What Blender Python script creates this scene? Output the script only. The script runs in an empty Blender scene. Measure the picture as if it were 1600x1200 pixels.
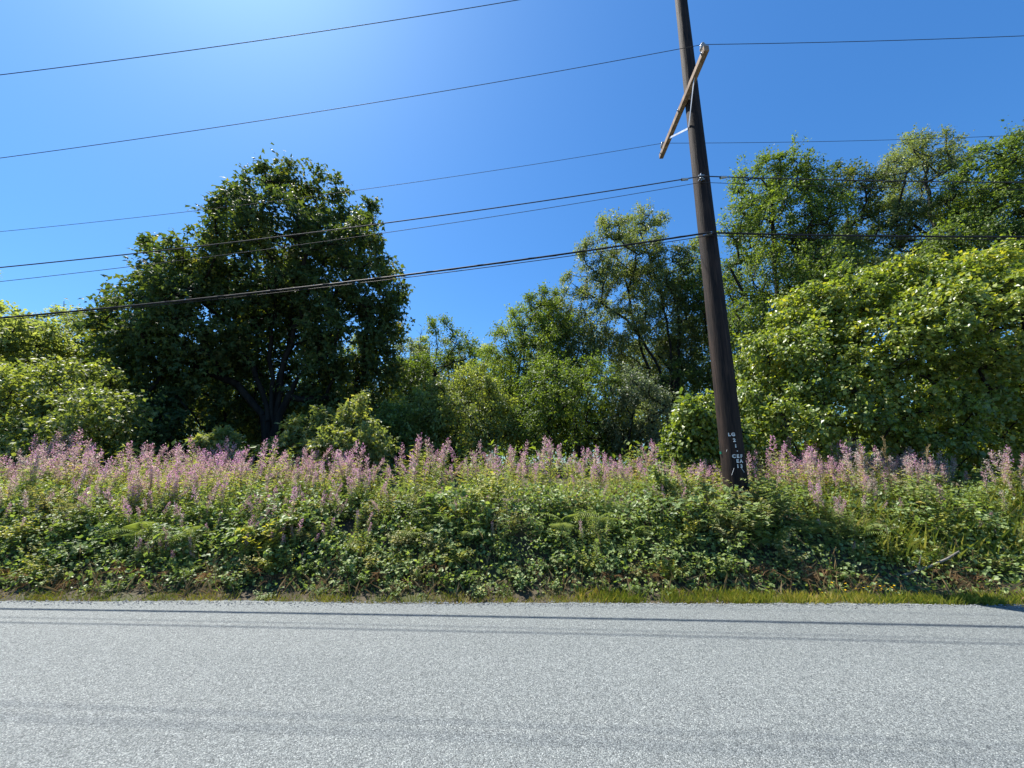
import bpy, math, random
import numpy as np
from mathutils import Vector, Matrix

# ------------------------------------------------------------------ camera, sky, sun, exposure
scene = bpy.context.scene
C = scene.collection
F_PX, PITCH, CAM_H = 603.0, math.radians(11.6), 1.6          # focal length in photo pixels (1600 wide)
cam_d = bpy.data.cameras.new('camera'); cam = bpy.data.objects.new('camera', cam_d); C.objects.link(cam)
cam_d.sensor_width = 36.0; cam_d.lens = F_PX / 1600 * 36.0; cam_d.clip_start = 0.05; cam_d.clip_end = 3000
cam.location = (0, 0, CAM_H); cam.rotation_euler = (math.pi / 2 + PITCH, 0, 0)
scene.camera = cam

SUN = Vector((-0.45, 0.367, 1.0)).normalized()
world = bpy.data.worlds.new('World'); scene.world = world; world.use_nodes = True
nt = world.node_tree; nt.nodes.clear()
sky = nt.nodes.new('ShaderNodeTexSky'); sky.sky_type = 'NISHITA'; sky.sun_disc = False
sky.sun_elevation = math.asin(SUN.z); sky.sun_rotation = math.atan2(SUN.x, SUN.y)
sky.altitude = 50; sky.air_density = 1.0; sky.dust_density = 0.6; sky.ozone_density = 1.5
bg = nt.nodes.new('ShaderNodeBackground'); bg.inputs['Strength'].default_value = 0.094
wo = nt.nodes.new('ShaderNodeOutputWorld')
gm = nt.nodes.new('ShaderNodeGamma'); gm.inputs[1].default_value = 0.78                     # a clear, even, deep blue summer sky
hs = nt.nodes.new('ShaderNodeHueSaturation'); hs.inputs['Saturation'].default_value = 1.36
wb = nt.nodes.new('ShaderNodeMix'); wb.data_type = 'RGBA'; wb.blend_type = 'MULTIPLY'; wb.inputs[0].default_value = 1.0; wb.inputs[7].default_value = (0.62, 1.03, 1.38, 1)
nt.links.new(sky.outputs[0], gm.inputs[0]); nt.links.new(gm.outputs[0], hs.inputs['Color'])
nt.links.new(hs.outputs[0], wb.inputs[6]); nt.links.new(wb.outputs[2], bg.inputs['Color']); nt.links.new(bg.outputs[0], wo.inputs['Surface'])

sun_d = bpy.data.lights.new('sun', 'SUN'); sun_d.energy = 5.0; sun_d.angle = math.radians(0.53); sun_d.color = (1.0, 0.95, 0.87)
sun = bpy.data.objects.new('sun', sun_d); C.objects.link(sun)
sun.rotation_euler = SUN.to_track_quat('Z', 'Y').to_euler(); sun.location = (-20, 16, 40)
scene.view_settings.view_transform = 'Standard'; scene.view_settings.look = 'None'
scene.view_settings.exposure = 1.1; scene.view_settings.gamma = 1.0
scene.render.engine = 'CYCLES'
scene.cycles.max_bounces = 6; scene.cycles.diffuse_bounces = 3; scene.cycles.glossy_bounces = 2
scene.cycles.transmission_bounces = 4; scene.cycles.transparent_max_bounces = 4

CP, SP = math.cos(PITCH), math.sin(PITCH)
def pt(x, y, Y):
    """photo pixel + forward distance -> world point"""
    u, v = (x - 800) / F_PX, (600 - y) / F_PX
    s = Y / (CP - SP * v)
    return np.array([u * s, Y, CAM_H + s * (SP + CP * v)])
def depth(p): return p[1] * CP + (p[2] - CAM_H) * SP

# ------------------------------------------------------------------ helpers: node materials
def new_mat(name):
    m = bpy.data.materials.new(name); m.use_nodes = True
    t = m.node_tree; t.nodes.clear()
    return m, t
def N(t, kind, **kw):
    n = t.nodes.new(kind)
    for k, v in kw.items(): setattr(n, k, v)
    return n
def L(t, a, b): t.links.new(a, b)
def math_n(t, op, a, b=None):
    n = N(t, 'ShaderNodeMath', operation=op)
    for i, v in enumerate((a, b)):
        if v is None: continue
        if isinstance(v, (int, float)): n.inputs[i].default_value = v
        else: L(t, v, n.inputs[i])
    return n.outputs[0]
def ramp(t, fac, stops, interp='LINEAR'):
    r = N(t, 'ShaderNodeValToRGB'); r.color_ramp.interpolation = interp
    e = r.color_ramp.elements
    while len(e) < len(stops): e.new(0.5)
    for i, (p, c) in enumerate(stops):
        e[i].position = p; e[i].color = (*c, 1) if len(c) == 3 else c
    L(t, fac, r.inputs[0]); return r.outputs[0]
def mixc(t, fac, a, b, mode='MIX'):
    n = N(t, 'ShaderNodeMix', data_type='RGBA', blend_type=mode)
    for s, v in ((0, fac), (6, a), (7, b)):
        if isinstance(v, (int, float)): n.inputs[s].default_value = v
        elif isinstance(v, tuple): n.inputs[s].default_value = (*v, 1)
        else: L(t, v, n.inputs[s])
    return n.outputs[2]

def leaf_mat(name, stops, trans=0.4, tcol=(1.5, 1.5, 0.5), rough=0.45, spec=0.45, gain=1.8):
    """stops: colours from dark to light, picked per leaf, per twig cluster and per plant"""
    stops = [(p, tuple(min(.85, v * gain) for v in c)) for p, c in stops]      # the mix below splits it between reflection and transmission
    m, t = new_mat(name)
    a = N(t, 'ShaderNodeAttribute', attribute_name='leaf_rnd').outputs['Fac']
    b = N(t, 'ShaderNodeAttribute', attribute_name='clump_rnd').outputs['Fac']
    o = N(t, 'ShaderNodeObjectInfo').outputs['Random']
    f = math_n(t, 'ADD', math_n(t, 'MULTIPLY', a, 0.5), math_n(t, 'ADD', math_n(t, 'MULTIPLY', b, 0.3), math_n(t, 'MULTIPLY', o, 0.2)))
    col = ramp(t, f, stops)
    geo = N(t, 'ShaderNodeNewGeometry')
    pale = mixc(t, math_n(t, 'MULTIPLY', geo.outputs['Backfacing'], 0.25), col, (0.16, 0.19, 0.12))
    pr = N(t, 'ShaderNodeBsdfPrincipled'); L(t, pale, pr.inputs['Base Color'])
    pr.inputs['Roughness'].default_value = rough + .08; pr.inputs['Specular IOR Level'].default_value = spec * .65
    tc = mixc(t, 1.0, col, tcol, 'MULTIPLY')
    tr = N(t, 'ShaderNodeBsdfTranslucent'); L(t, tc, tr.inputs['Color'])
    mx = N(t, 'ShaderNodeMixShader'); mx.inputs[0].default_value = trans
    L(t, pr.outputs[0], mx.inputs[1]); L(t, tr.outputs[0], mx.inputs[2])
    out = N(t, 'ShaderNodeOutputMaterial'); L(t, mx.outputs[0], out.inputs['Surface'])
    return m

def bark_mat(name, c1, c2, scale=6.0, stretch=0.2, rough=0.9, bump=0.6):
    m, t = new_mat(name)
    tc = N(t, 'ShaderNodeTexCoord'); mp = N(t, 'ShaderNodeMapping'); mp.inputs['Scale'].default_value = (1, 1, stretch)
    L(t, tc.outputs['Object'], mp.inputs['Vector'])
    no = N(t, 'ShaderNodeTexNoise'); no.inputs['Scale'].default_value = scale; no.inputs['Detail'].default_value = 6
    L(t, mp.outputs[0], no.inputs['Vector'])
    col = ramp(t, no.outputs['Fac'], [(0.3, c1), (0.7, c2)])
    pr = N(t, 'ShaderNodeBsdfPrincipled'); L(t, col, pr.inputs['Base Color']); pr.inputs['Roughness'].default_value = rough
    pr.inputs['Specular IOR Level'].default_value = 0.2
    bp = N(t, 'ShaderNodeBump'); bp.inputs['Strength'].default_value = bump; bp.inputs['Distance'].default_value = 0.02
    L(t, no.outputs['Fac'], bp.inputs['Height']); L(t, bp.outputs[0], pr.inputs['Normal'])
    out = N(t, 'ShaderNodeOutputMaterial'); L(t, pr.outputs[0], out.inputs['Surface'])
    return m

def plain_mat(name, col, rough=0.6, metal=0.0, var=0.25, scale=8.0, spec=0.4):
    m, t = new_mat(name)
    tc = N(t, 'ShaderNodeTexCoord'); no = N(t, 'ShaderNodeTexNoise'); no.inputs['Scale'].default_value = scale; no.inputs['Detail'].default_value = 5
    L(t, tc.outputs['Object'], no.inputs['Vector'])
    c = ramp(t, no.outputs['Fac'], [(0.3, tuple(v * (1 - var) for v in col)), (0.7, tuple(min(1, v * (1 + var)) for v in col))])
    pr = N(t, 'ShaderNodeBsdfPrincipled'); L(t, c, pr.inputs['Base Color']); pr.inputs['Roughness'].default_value = rough
    pr.inputs['Metallic'].default_value = metal; pr.inputs['Specular IOR Level'].default_value = spec
    out = N(t, 'ShaderNodeOutputMaterial'); L(t, pr.outputs[0], out.inputs['Surface'])
    return m

# ------------------------------------------------------------------ helpers: meshes
def build_mesh(name, blocks, mat, smooth=False):
    """blocks: (verts Nx3, faces MxK, leaf_rnd M or None, clump_rnd M or None)"""
    vs, li, ls, r1, r2, off, lo = [], [], [], [], [], 0, 0
    for b in blocks:
        v, f = b[0], b[1]
        if len(f) == 0: continue
        vs.append(v.reshape(-1, 3)); k = f.shape[1]
        li.append((f + off).ravel()); ls.append(lo + np.arange(len(f)) * k)
        r1.append(b[2] if len(b) > 2 and b[2] is not None else np.full(len(f), 0.5))
        r2.append(b[3] if len(b) > 3 and b[3] is not None else np.full(len(f), 0.5))
        off += len(v.reshape(-1, 3)); lo += f.size
    me = bpy.data.meshes.new(name)
    if not vs:
        return me
    V = np.concatenate(vs).astype(np.float32); LI = np.concatenate(li).astype(np.int32); LS = np.concatenate(ls).astype(np.int32)
    me.vertices.add(len(V)); me.vertices.foreach_set('co', V.ravel())
    me.loops.add(len(LI)); me.loops.foreach_set('vertex_index', LI)
    me.polygons.add(len(LS)); me.polygons.foreach_set('loop_start', LS)
    me.polygons.foreach_set('use_smooth', np.full(len(LS), smooth, dtype=bool))
    me.update(calc_edges=True); me.validate(verbose=False)
    for nm, r in (('leaf_rnd', r1), ('clump_rnd', r2)):
        a = me.attributes.new(nm, 'FLOAT', 'FACE'); a.data.foreach_set('value', np.concatenate(r).astype(np.float32))
    if isinstance(mat, list):
        for q in mat: me.materials.append(q)
        me.polygons.foreach_set('material_index', np.concatenate([np.full(len(b[1]), b[4], np.int32) for b in blocks if len(b[1])]))
    elif mat is not None: me.materials.append(mat)
    return me

def link(name, me, parent=None, loc=None):
    o = bpy.data.objects.new(name, me); C.objects.link(o)
    if parent is not None: o.parent = parent
    if loc is not None: o.location = loc
    return o
def thing(name, label, cat, loc=(0, 0, 0), group=None):
    o = bpy.data.objects.new(name, None); C.objects.link(o); o.location = [float(c) for c in loc]; o.empty_display_size = 0.2
    o['label'] = label; o['category'] = cat
    if group: o['group'] = group
    return o
def tag(o, label=None, cat=None, group=None, kind=None):
    if label: o['label'] = label
    if cat: o['category'] = cat
    if group: o['group'] = group
    if kind: o['kind'] = kind
    return o

def unit(a): return a / np.maximum(np.linalg.norm(a, axis=-1, keepdims=True), 1e-9)

def tubes(p0, p1, r0, r1, sides=5):
    """frusta between point pairs -> block"""
    p0, p1 = np.asarray(p0, float), np.asarray(p1, float); n = len(p0)
    r0, r1 = np.broadcast_to(r0, n), np.broadcast_to(r1, n)
    d = unit(p1 - p0)
    ref = np.where(np.abs(d[:, 2:3]) > 0.9, np.array([[1., 0, 0]]), np.array([[0., 0, 1]]))
    a = unit(np.cross(d, ref)); b = np.cross(d, a)
    th = np.arange(sides) / sides * 2 * math.pi
    ring = np.cos(th)[None, :, None] * a[:, None] + np.sin(th)[None, :, None] * b[:, None]
    v = np.concatenate([p0[:, None] + ring * r0[:, None, None], p1[:, None] + ring * r1[:, None, None]], 1)
    i = np.arange(sides); j = (i + 1) % sides
    q = np.stack([i, j, j + sides, i + sides], 1)
    f = (q[None] + (np.arange(n) * 2 * sides)[:, None, None]).reshape(-1, 4)
    return (v.reshape(-1, 3), f)

def poly_tube(pts, rad, sides=8, cap=True):
    """one continuous tube along a polyline"""
    pts = np.asarray(pts, float); n = len(pts); rad = np.broadcast_to(rad, n)
    tan = unit(np.gradient(pts, axis=0))
    ref = np.array([0., 0, 1]) if abs(tan[0][2]) < 0.8 else np.array([1., 0, 0])
    a = unit(np.cross(tan, ref)); b = np.cross(tan, a)
    th = np.arange(sides) / sides * 2 * math.pi
    v = pts[:, None] + (np.cos(th)[None, :, None] * a[:, None] + np.sin(th)[None, :, None] * b[:, None]) * rad[:, None, None]
    i = np.arange(sides); j = (i + 1) % sides
    q = np.stack([i, j, j + sides, i + sides], 1)
    f = (q[None] + (np.arange(n - 1) * sides)[:, None, None]).reshape(-1, 4)
    out = [(v.reshape(-1, 3), f)]
    if cap:
        for k in (0, n - 1): out.append((v[k], np.arange(sides)[None] if k else np.arange(sides)[::-1][None]))
    return out

def box_block(c, hx, hy, hz, R=None, bev=0.0):
    s = np.array([[x, y, z] for z in (-1, 1) for x, y in ((-1, -1), (1, -1), (1, 1), (-1, 1))], float) * np.array([hx, hy, hz])
    if R is not None: s = s @ np.asarray(R).T
    f = np.array([[3, 2, 1, 0], [4, 5, 6, 7], [0, 1, 5, 4], [1, 2, 6, 5], [2, 3, 7, 6], [3, 0, 4, 7]])
    return (s + np.asarray(c, float), f)

# leaf outlines, unit length along +y
LEAF = {
 'small': (np.array([[0, 0, 0], [.3, .42, .07], [0, 1, -.03], [-.3, .42, .07]]), [np.array([[0, 1, 2], [0, 2, 3]])]),
 'lance': (np.array([[0, 0, 0], [.09, .4, .02], [0, 1, -.12], [-.09, .4, .02]]), [np.array([[0, 1, 2], [0, 2, 3]])]),
 'ovate': (np.array([[0, 0, 0], [.3, .22, .06], [.36, .55, .07], [0, 1, -.08], [-.36, .55, .07], [-.3, .22, .06]]),
           [np.array([[0, 1, 2, 3], [0, 3, 4, 5]])]),
 'maple': (np.array([[0, .05, 0], [.56, .34, -.09], [.2, .5, .05], [0, 1.02, -.1], [-.2, .5, .05], [-.56, .34, -.09]]), [np.array([[0, 1, 2, 3], [0, 3, 4, 5]])]),
 'broad': (np.array([[0, 0, 0], [.4, .42, .08], [0, 1, -.06], [-.4, .42, .08]]), [np.array([[0, 1, 2], [0, 2, 3]])]),
 'pinna': (np.array([[0, 0, 0], [.055, .3, .02], [0, 1, -.1], [-.055, .3, .02]]), [np.array([[0, 1, 2], [0, 2, 3]])]),
 'blade': (np.array([[-.007, 0, 0], [.007, 0, 0], [.006, .55, .04], [0, 1, .2], [-.006, .55, .04]]), [np.array([[0, 1, 2, 3, 4]])]),
}
def leaves(kind, pos, d, n, size, rnd, crnd):
    tv, tf = LEAF[kind]; k = len(tv); m = len(pos)
    d = unit(d); n = unit(n - (n * d).sum(1, keepdims=True) * d); s = np.cross(d, n)
    M = np.stack([s, d, n], 1)
    v = pos[:, None] + np.einsum('kc,mcx->mkx', tv, M) * size[:, None, None]
    out = []
    for f in tf:
        ff = (f[None] + (np.arange(m) * k)[:, None, None]).reshape(-1, f.shape[1])
        out.append((v.reshape(-1, 3), ff, np.repeat(rnd, len(f)), np.repeat(crnd, len(f))))
    return out

# ------------------------------------------------------------------ terrain and road
def hash_noise(x, y, s):
    return (np.sin(x * 1.7 * s + 1.3) * np.cos(y * 1.3 * s - .7) + .5 * np.sin(x * 3.9 * s + y * 2.7 * s + 2.1) + .3 * np.cos(x * 7.1 * s - y * 5.9 * s)) / 1.8
def edge_y(x): return 4.965 - 0.011 * np.asarray(x, float)
def ground_z(x, y):
    x, y = np.asarray(x, float), np.asarray(y, float)
    e = edge_y(np.clip(x, -30, 30))
    t = np.clip((y - e - 0.2) / 1.6, 0, 1); t = t * t * (3 - 2 * t)
    t2 = np.clip((y - 6.5) / 9, 0, 1)
    z = 0.86 * t + 0.4 * t2 + 0.08 * hash_noise(x, y, 0.9) * np.clip((y - e - .4), 0, 1)
    z = z - 0.03 * (y < e + .2)
    zb = np.clip((-2.4 - y) / 6, 0, 1) * -0.4
    return z + zb
def gz(x, y): return float(ground_z(x, y))

def axis(segs):
    out = []
    for a, b, st in segs: out.append(np.arange(a, b, st))
    return np.concatenate(out + [[segs[-1][1]]])
xs = axis([(-900, -60, 60), (-60, -16, 4), (-16, 16, .3), (16, 60, 4), (60, 900, 60)])
ys = axis([(-600, -20, 40), (-20, 4.4, 1.2), (4.4, 9.5, .14), (9.5, 40, 1.5), (40, 1000, 60)])
gx, gy = np.meshgrid(xs, ys); gzz = ground_z(gx, gy)
nx, ny = len(xs), len(ys)
idx = np.arange(nx * ny).reshape(ny, nx)
gf = np.stack([idx[:-1, :-1], idx[:-1, 1:], idx[1:, 1:], idx[1:, :-1]], -1).reshape(-1, 4)
m, t = new_mat('soil')
tc = N(t, 'ShaderNodeTexCoord'); no = N(t, 'ShaderNodeTexNoise'); no.inputs['Scale'].default_value = 2.2; no.inputs['Detail'].default_value = 9
L(t, tc.outputs['Object'], no.inputs['Vector'])
col = ramp(t, no.outputs['Fac'], [(0.3, (.03, .022, .014)), (.5, (.065, .05, .028)), (.7, (.05, .06, .02))])
pr = N(t, 'ShaderNodeBsdfPrincipled'); L(t, col, pr.inputs['Base Color']); pr.inputs['Roughness'].default_value = .95
bp = N(t, 'ShaderNodeBump'); bp.inputs['Strength'].default_value = .8; bp.inputs['Distance'].default_value = .05
L(t, no.outputs['Fac'], bp.inputs['Height']); L(t, bp.outputs[0], pr.inputs['Normal'])
L(t, pr.outputs[0], N(t, 'ShaderNodeOutputMaterial').inputs['Surface']); M_SOIL = m
g = link('ground', build_mesh('ground', [(np.stack([gx, gy, gzz], -1).reshape(-1, 3), gf)], M_SOIL, True))
tag(g, 'dark soil bank rising from the road into the wood', kind='structure')

# chip-seal road
m, t = new_mat('chip_seal')
tc = N(t, 'ShaderNodeTexCoord'); co = tc.outputs['Object']
def vor(scale, feat='F1', rnd=1.0):
    v = N(t, 'ShaderNodeTexVoronoi', feature=feat, voronoi_dimensions='3D'); v.inputs['Scale'].default_value = scale
    v.inputs['Randomness'].default_value = rnd; L(t, co, v.inputs['Vector']); return v
v1 = vor(140)
sep = N(t, 'ShaderNodeSeparateColor'); L(t, v1.outputs['Color'], sep.inputs[0])
stone = ramp(t, sep.outputs[0], [(0., (.10, .112, .114)), (.3, (.172, .19, .191)), (.65, (.222, .243, .242)), (.9, (.28, .30, .296)), (1., (.40, .42, .41))])
tint = mixc(t, math_n(t, 'MULTIPLY', sep.outputs[1], .35), stone, mixc(t, 1.0, stone, (1.05, 1.03, .93), 'MULTIPLY'))
gap = ramp(t, v1.outputs['Distance'], [(.35, (1, 1, 1)), (.62, (.6, .61, .62)), (.8, (.4, .41, .42))])
c1 = mixc(t, 1.0, tint, gap, 'MULTIPLY')
big = N(t, 'ShaderNodeTexNoise'); big.inputs['Scale'].default_value = .55; big.inputs['Detail'].default_value = 7
mp = N(t, 'ShaderNodeMapping'); mp.inputs['Scale'].default_value = (.25, 1.6, 1); L(t, co, mp.inputs['Vector']); L(t, mp.outputs[0], big.inputs['Vector'])
wear = ramp(t, big.outputs['Fac'], [(.35, (.92, .93, .935)), (.65, (1.05, 1.05, 1.045))])
c2 = mixc(t, 1.0, c1, wear, 'MULTIPLY')
sx = N(t, 'ShaderNodeSeparateXYZ'); L(t, co, sx.inputs[0])
trk = N(t, 'ShaderNodeTexNoise'); trk.inputs['Scale'].default_value = .3; L(t, co, trk.inputs['Vector'])
ty_ = math_n(t, 'ADD', sx.outputs[1], math_n(t, 'MULTIPLY', trk.outputs['Fac'], .5))
wv = math_n(t, 'SINE', math_n(t, 'MULTIPLY', ty_, 3.7))
c2 = mixc(t, 1.0, c2, ramp(t, math_n(t, 'ADD', math_n(t, 'MULTIPLY', wv, .5), .5), [(.0, (.985, .985, .985)), (1., (1.02, 1.02, 1.02))]), 'MULTIPLY')
fine = N(t, 'ShaderNodeTexNoise'); fine.inputs['Scale'].default_value = 30; fine.inputs['Detail'].default_value = 3; L(t, co, fine.inputs['Vector'])
c3 = mixc(t, 1.0, c2, ramp(t, fine.outputs['Fac'], [(.3, (.86, .86, .87)), (.7, (1.12, 1.12, 1.11))]), 'MULTIPLY')
pr = N(t, 'ShaderNodeBsdfPrincipled'); L(t, c3, pr.inputs['Base Color']); pr.inputs['Roughness'].default_value = .75
pr.inputs['Specular IOR Level'].default_value = .35
hgt = math_n(t, 'ADD', math_n(t, 'MULTIPLY', v1.outputs['Distance'], -1.0), math_n(t, 'MULTIPLY', sep.outputs[2], .7))
bp = N(t, 'ShaderNodeBump'); bp.inputs['Strength'].default_value = 1.0; bp.inputs['Distance'].default_value = .0034
L(t, hgt, bp.inputs['Height']); L(t, bp.outputs[0], pr.inputs['Normal'])
L(t, pr.outputs[0], N(t, 'ShaderNodeOutputMaterial').inputs['Surface']); M_ROAD = m
rng = np.random.default_rng(3)
rx = axis([(-220, -14, 6), (-14, 14, .05), (14, 220, 6)])
ed = edge_y(np.clip(rx, -30, 30)) + rng.normal(0, .012, len(rx)) + .05 * np.sin(rx * 1.3) * np.cos(rx * .43 + 1)
rows = [np.stack([rx, np.full_like(rx, -2.4), np.full_like(rx, -.06)], -1), np.stack([rx, np.full_like(rx, -2.3), np.full_like(rx, .004)], -1),
        np.stack([rx, np.full_like(rx, 1.4), np.full_like(rx, .012)], -1), np.stack([rx, ed - .04, np.full_like(rx, .004)], -1), np.stack([rx, ed, np.full_like(rx, -.05)], -1)]
rv = np.concatenate(rows); n = len(rx)
ri = np.arange(5 * n).reshape(5, n)
rf = np.stack([ri[:-1, :-1], ri[:-1, 1:], ri[1:, 1:], ri[1:, :-1]], -1).reshape(-1, 4)
tag(link('road', build_mesh('road', [(rv, rf)], M_ROAD)), 'pale grey chip sealed road without markings', kind='structure')

# loose chippings thrown to the road edge
M_STONE = plain_mat('loose_chippings', (.22, .23, .23), .85, var=.5, scale=14)
n = 5200
px = rng.uniform(-9, 9, n); py = edge_y(px) + rng.normal(-.02, .07, n)
sz = rng.uniform(.004, .011, n)
oct_v = np.array([[1, 0, 0], [-1, 0, 0], [0, 1, 0], [0, -1, 0], [0, 0, 1], [0, 0, -1.]]) * np.array([1.2, .9, .7])
oct_f = np.array([[0, 2, 4], [2, 1, 4], [1, 3, 4], [3, 0, 4], [2, 0, 5], [1, 2, 5], [3, 1, 5], [0, 3, 5]])
th = rng.uniform(0, 6.28, n)
ov = oct_v[None] * sz[:, None, None] * rng.uniform(.7, 1.3, (n, 6, 1))
ov = np.stack([ov[..., 0] * np.cos(th)[:, None] - ov[..., 1] * np.sin(th)[:, None], ov[..., 0] * np.sin(th)[:, None] + ov[..., 1] * np.cos(th)[:, None], ov[..., 2]], -1)
pz = np.where(py < edge_y(px) - .05, .006, np.maximum(ground_z(px, py), -.03) + .004)
ov += np.stack([px, py, pz + sz * .5], -1)[:, None]
tag(link('loose_gravel', build_mesh('loose_gravel', [(ov.reshape(-1, 3), (oct_f[None] + (np.arange(n) * 6)[:, None, None]).reshape(-1, 3))], M_STONE)),
    'loose pale grey chippings along the far road edge', 'gravel', kind='stuff')

# ------------------------------------------------------------------ foliage and wood materials
M_MAPLE = leaf_mat('maple_leaf', [(.1, (.017, .029, .011)), (.5, (.031, .052, .016)), (.8, (.064, .086, .024)), (.97, (.15, .13, .03))], .32, (2.0, 1.9, .6), .5, .35)
M_ALDER = leaf_mat('alder_leaf', [(.1, (.028, .046, .012)), (.5, (.058, .088, .018)), (.9, (.12, .155, .03))], .4, (1.8, 1.8, .55), .42, .45)
M_BIRCH = leaf_mat('birch_leaf', [(.1, (.038, .052, .022)), (.5, (.072, .092, .034)), (.9, (.14, .16, .055))], .42, (1.7, 1.7, .7), .4, .6)
M_WILLOW = leaf_mat('willow_leaf', [(.1, (.050, .066, .022)), (.5, (.10, .125, .036)), (.9, (.20, .21, .055))], .42, (1.7, 1.7, .6), .38, .7)
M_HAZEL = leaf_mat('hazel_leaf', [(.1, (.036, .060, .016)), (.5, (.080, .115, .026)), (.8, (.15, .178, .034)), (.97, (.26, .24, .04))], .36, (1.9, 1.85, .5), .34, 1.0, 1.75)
M_SILVER = leaf_mat('silver_leaf', [(.1, (.045, .060, .032)), (.6, (.10, .12, .065)), (.9, (.2, .22, .14))], .35, (1.4, 1.5, .8), .38, .7)
M_YOUNG = leaf_mat('young_maple_leaf', [(.1, (.06, .08, .03)), (.5, (.115, .14, .05)), (.85, (.18, .18, .06)), (.98, (.25, .16, .06))], .4, (1.6, 1.6, .6), .4, .5)
M_LOCUST = leaf_mat('pale_leaf', [(.1, (.07, .09, .03)), (.5, (.14, .165, .055)), (.9, (.22, .23, .085))], .5, (1.6, 1.6, .7), .45, .5)
M_FW_LEAF = leaf_mat('fireweed_leaf', [(.1, (.055, .080, .028)), (.45, (.105, .138, .044)), (.75, (.185, .20, .060)), (.97, (.30, .22, .09))], .4, (1.5, 1.5, .6), .42, .6, 2.1)
M_BRAMBLE = leaf_mat('bramble_leaf', [(.1, (.038, .060, .022)), (.5, (.078, .11, .036)), (.85, (.15, .18, .060)), (.98, (.26, .2, .07))], .36, (1.6, 1.65, .6), .4, .6, 2.1)
M_FERN = leaf_mat('fern_frond', [(.1, (.06, .085, .025)), (.5, (.10, .13, .035)), (.9, (.17, .18, .06))], .4, (1.5, 1.5, .6), .45, .5)
M_DEAD = leaf_mat('dead_frond', [(.1, (.055, .032, .018)), (.5, (.13, .08, .04)), (.9, (.22, .15, .08))], .3, (1.2, 1.0, .7), .8, .2)
M_GRASS = leaf_mat('grass_blade', [(.1, (.06, .09, .015)), (.4, (.12, .15, .02)), (.7, (.22, .21, .04)), (.95, (.38, .30, .12))], .45, (1.4, 1.4, .6), .5, .35)
M_STRAW = leaf_mat('straw', [(.1, (.22, .16, .08)), (.5, (.36, .27, .14)), (.9, (.5, .4, .24))], .35, (1.2, 1.1, .8), .7, .2, 1.0)
M_PINK = leaf_mat('fireweed_petal', [(.1, (.56, .22, .44)), (.5, (.74, .38, .60)), (.9, (.84, .58, .74))], .45, (1.15, 1.05, 1.1), .6, .25, 1.0)
M_POD = leaf_mat('fireweed_pod', [(.1, (.42, .24, .24)), (.5, (.58, .42, .40)), (.9, (.72, .60, .56))], .42, (1.1, 1.0, 1.0), .7, .2, 1.0)
M_FLUFF = leaf_mat('seed_fluff', [(.1, (.45, .40, .35)), (.5, (.58, .52, .47)), (.9, (.70, .65, .60))], .5, (1.1, 1.05, 1.0), .9, .1, 1.0)
M_YELLOW = leaf_mat('yellow_petal', [(.1, (.75, .42, .01)), (.9, (.85, .6, .02))], .35, (1.1, 1.1, .6), .6, .3, 1.0)
M_STEM = plain_mat('plant_stem', (.10, .085, .03), .7, var=.5, scale=20)
M_REDSTEM = plain_mat('fireweed_stem', (.16, .075, .045), .7, var=.4, scale=20)
M_BARK = bark_mat('dark_bark', (.010, .008, .007), (.034, .028, .022))
M_GBARK = bark_mat('grey_bark', (.028, .026, .023), (.09, .085, .075), 5, .6)
M_SNAG = bark_mat('dead_wood', (.12, .105, .09), (.26, .24, .21), 8, .2)

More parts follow.
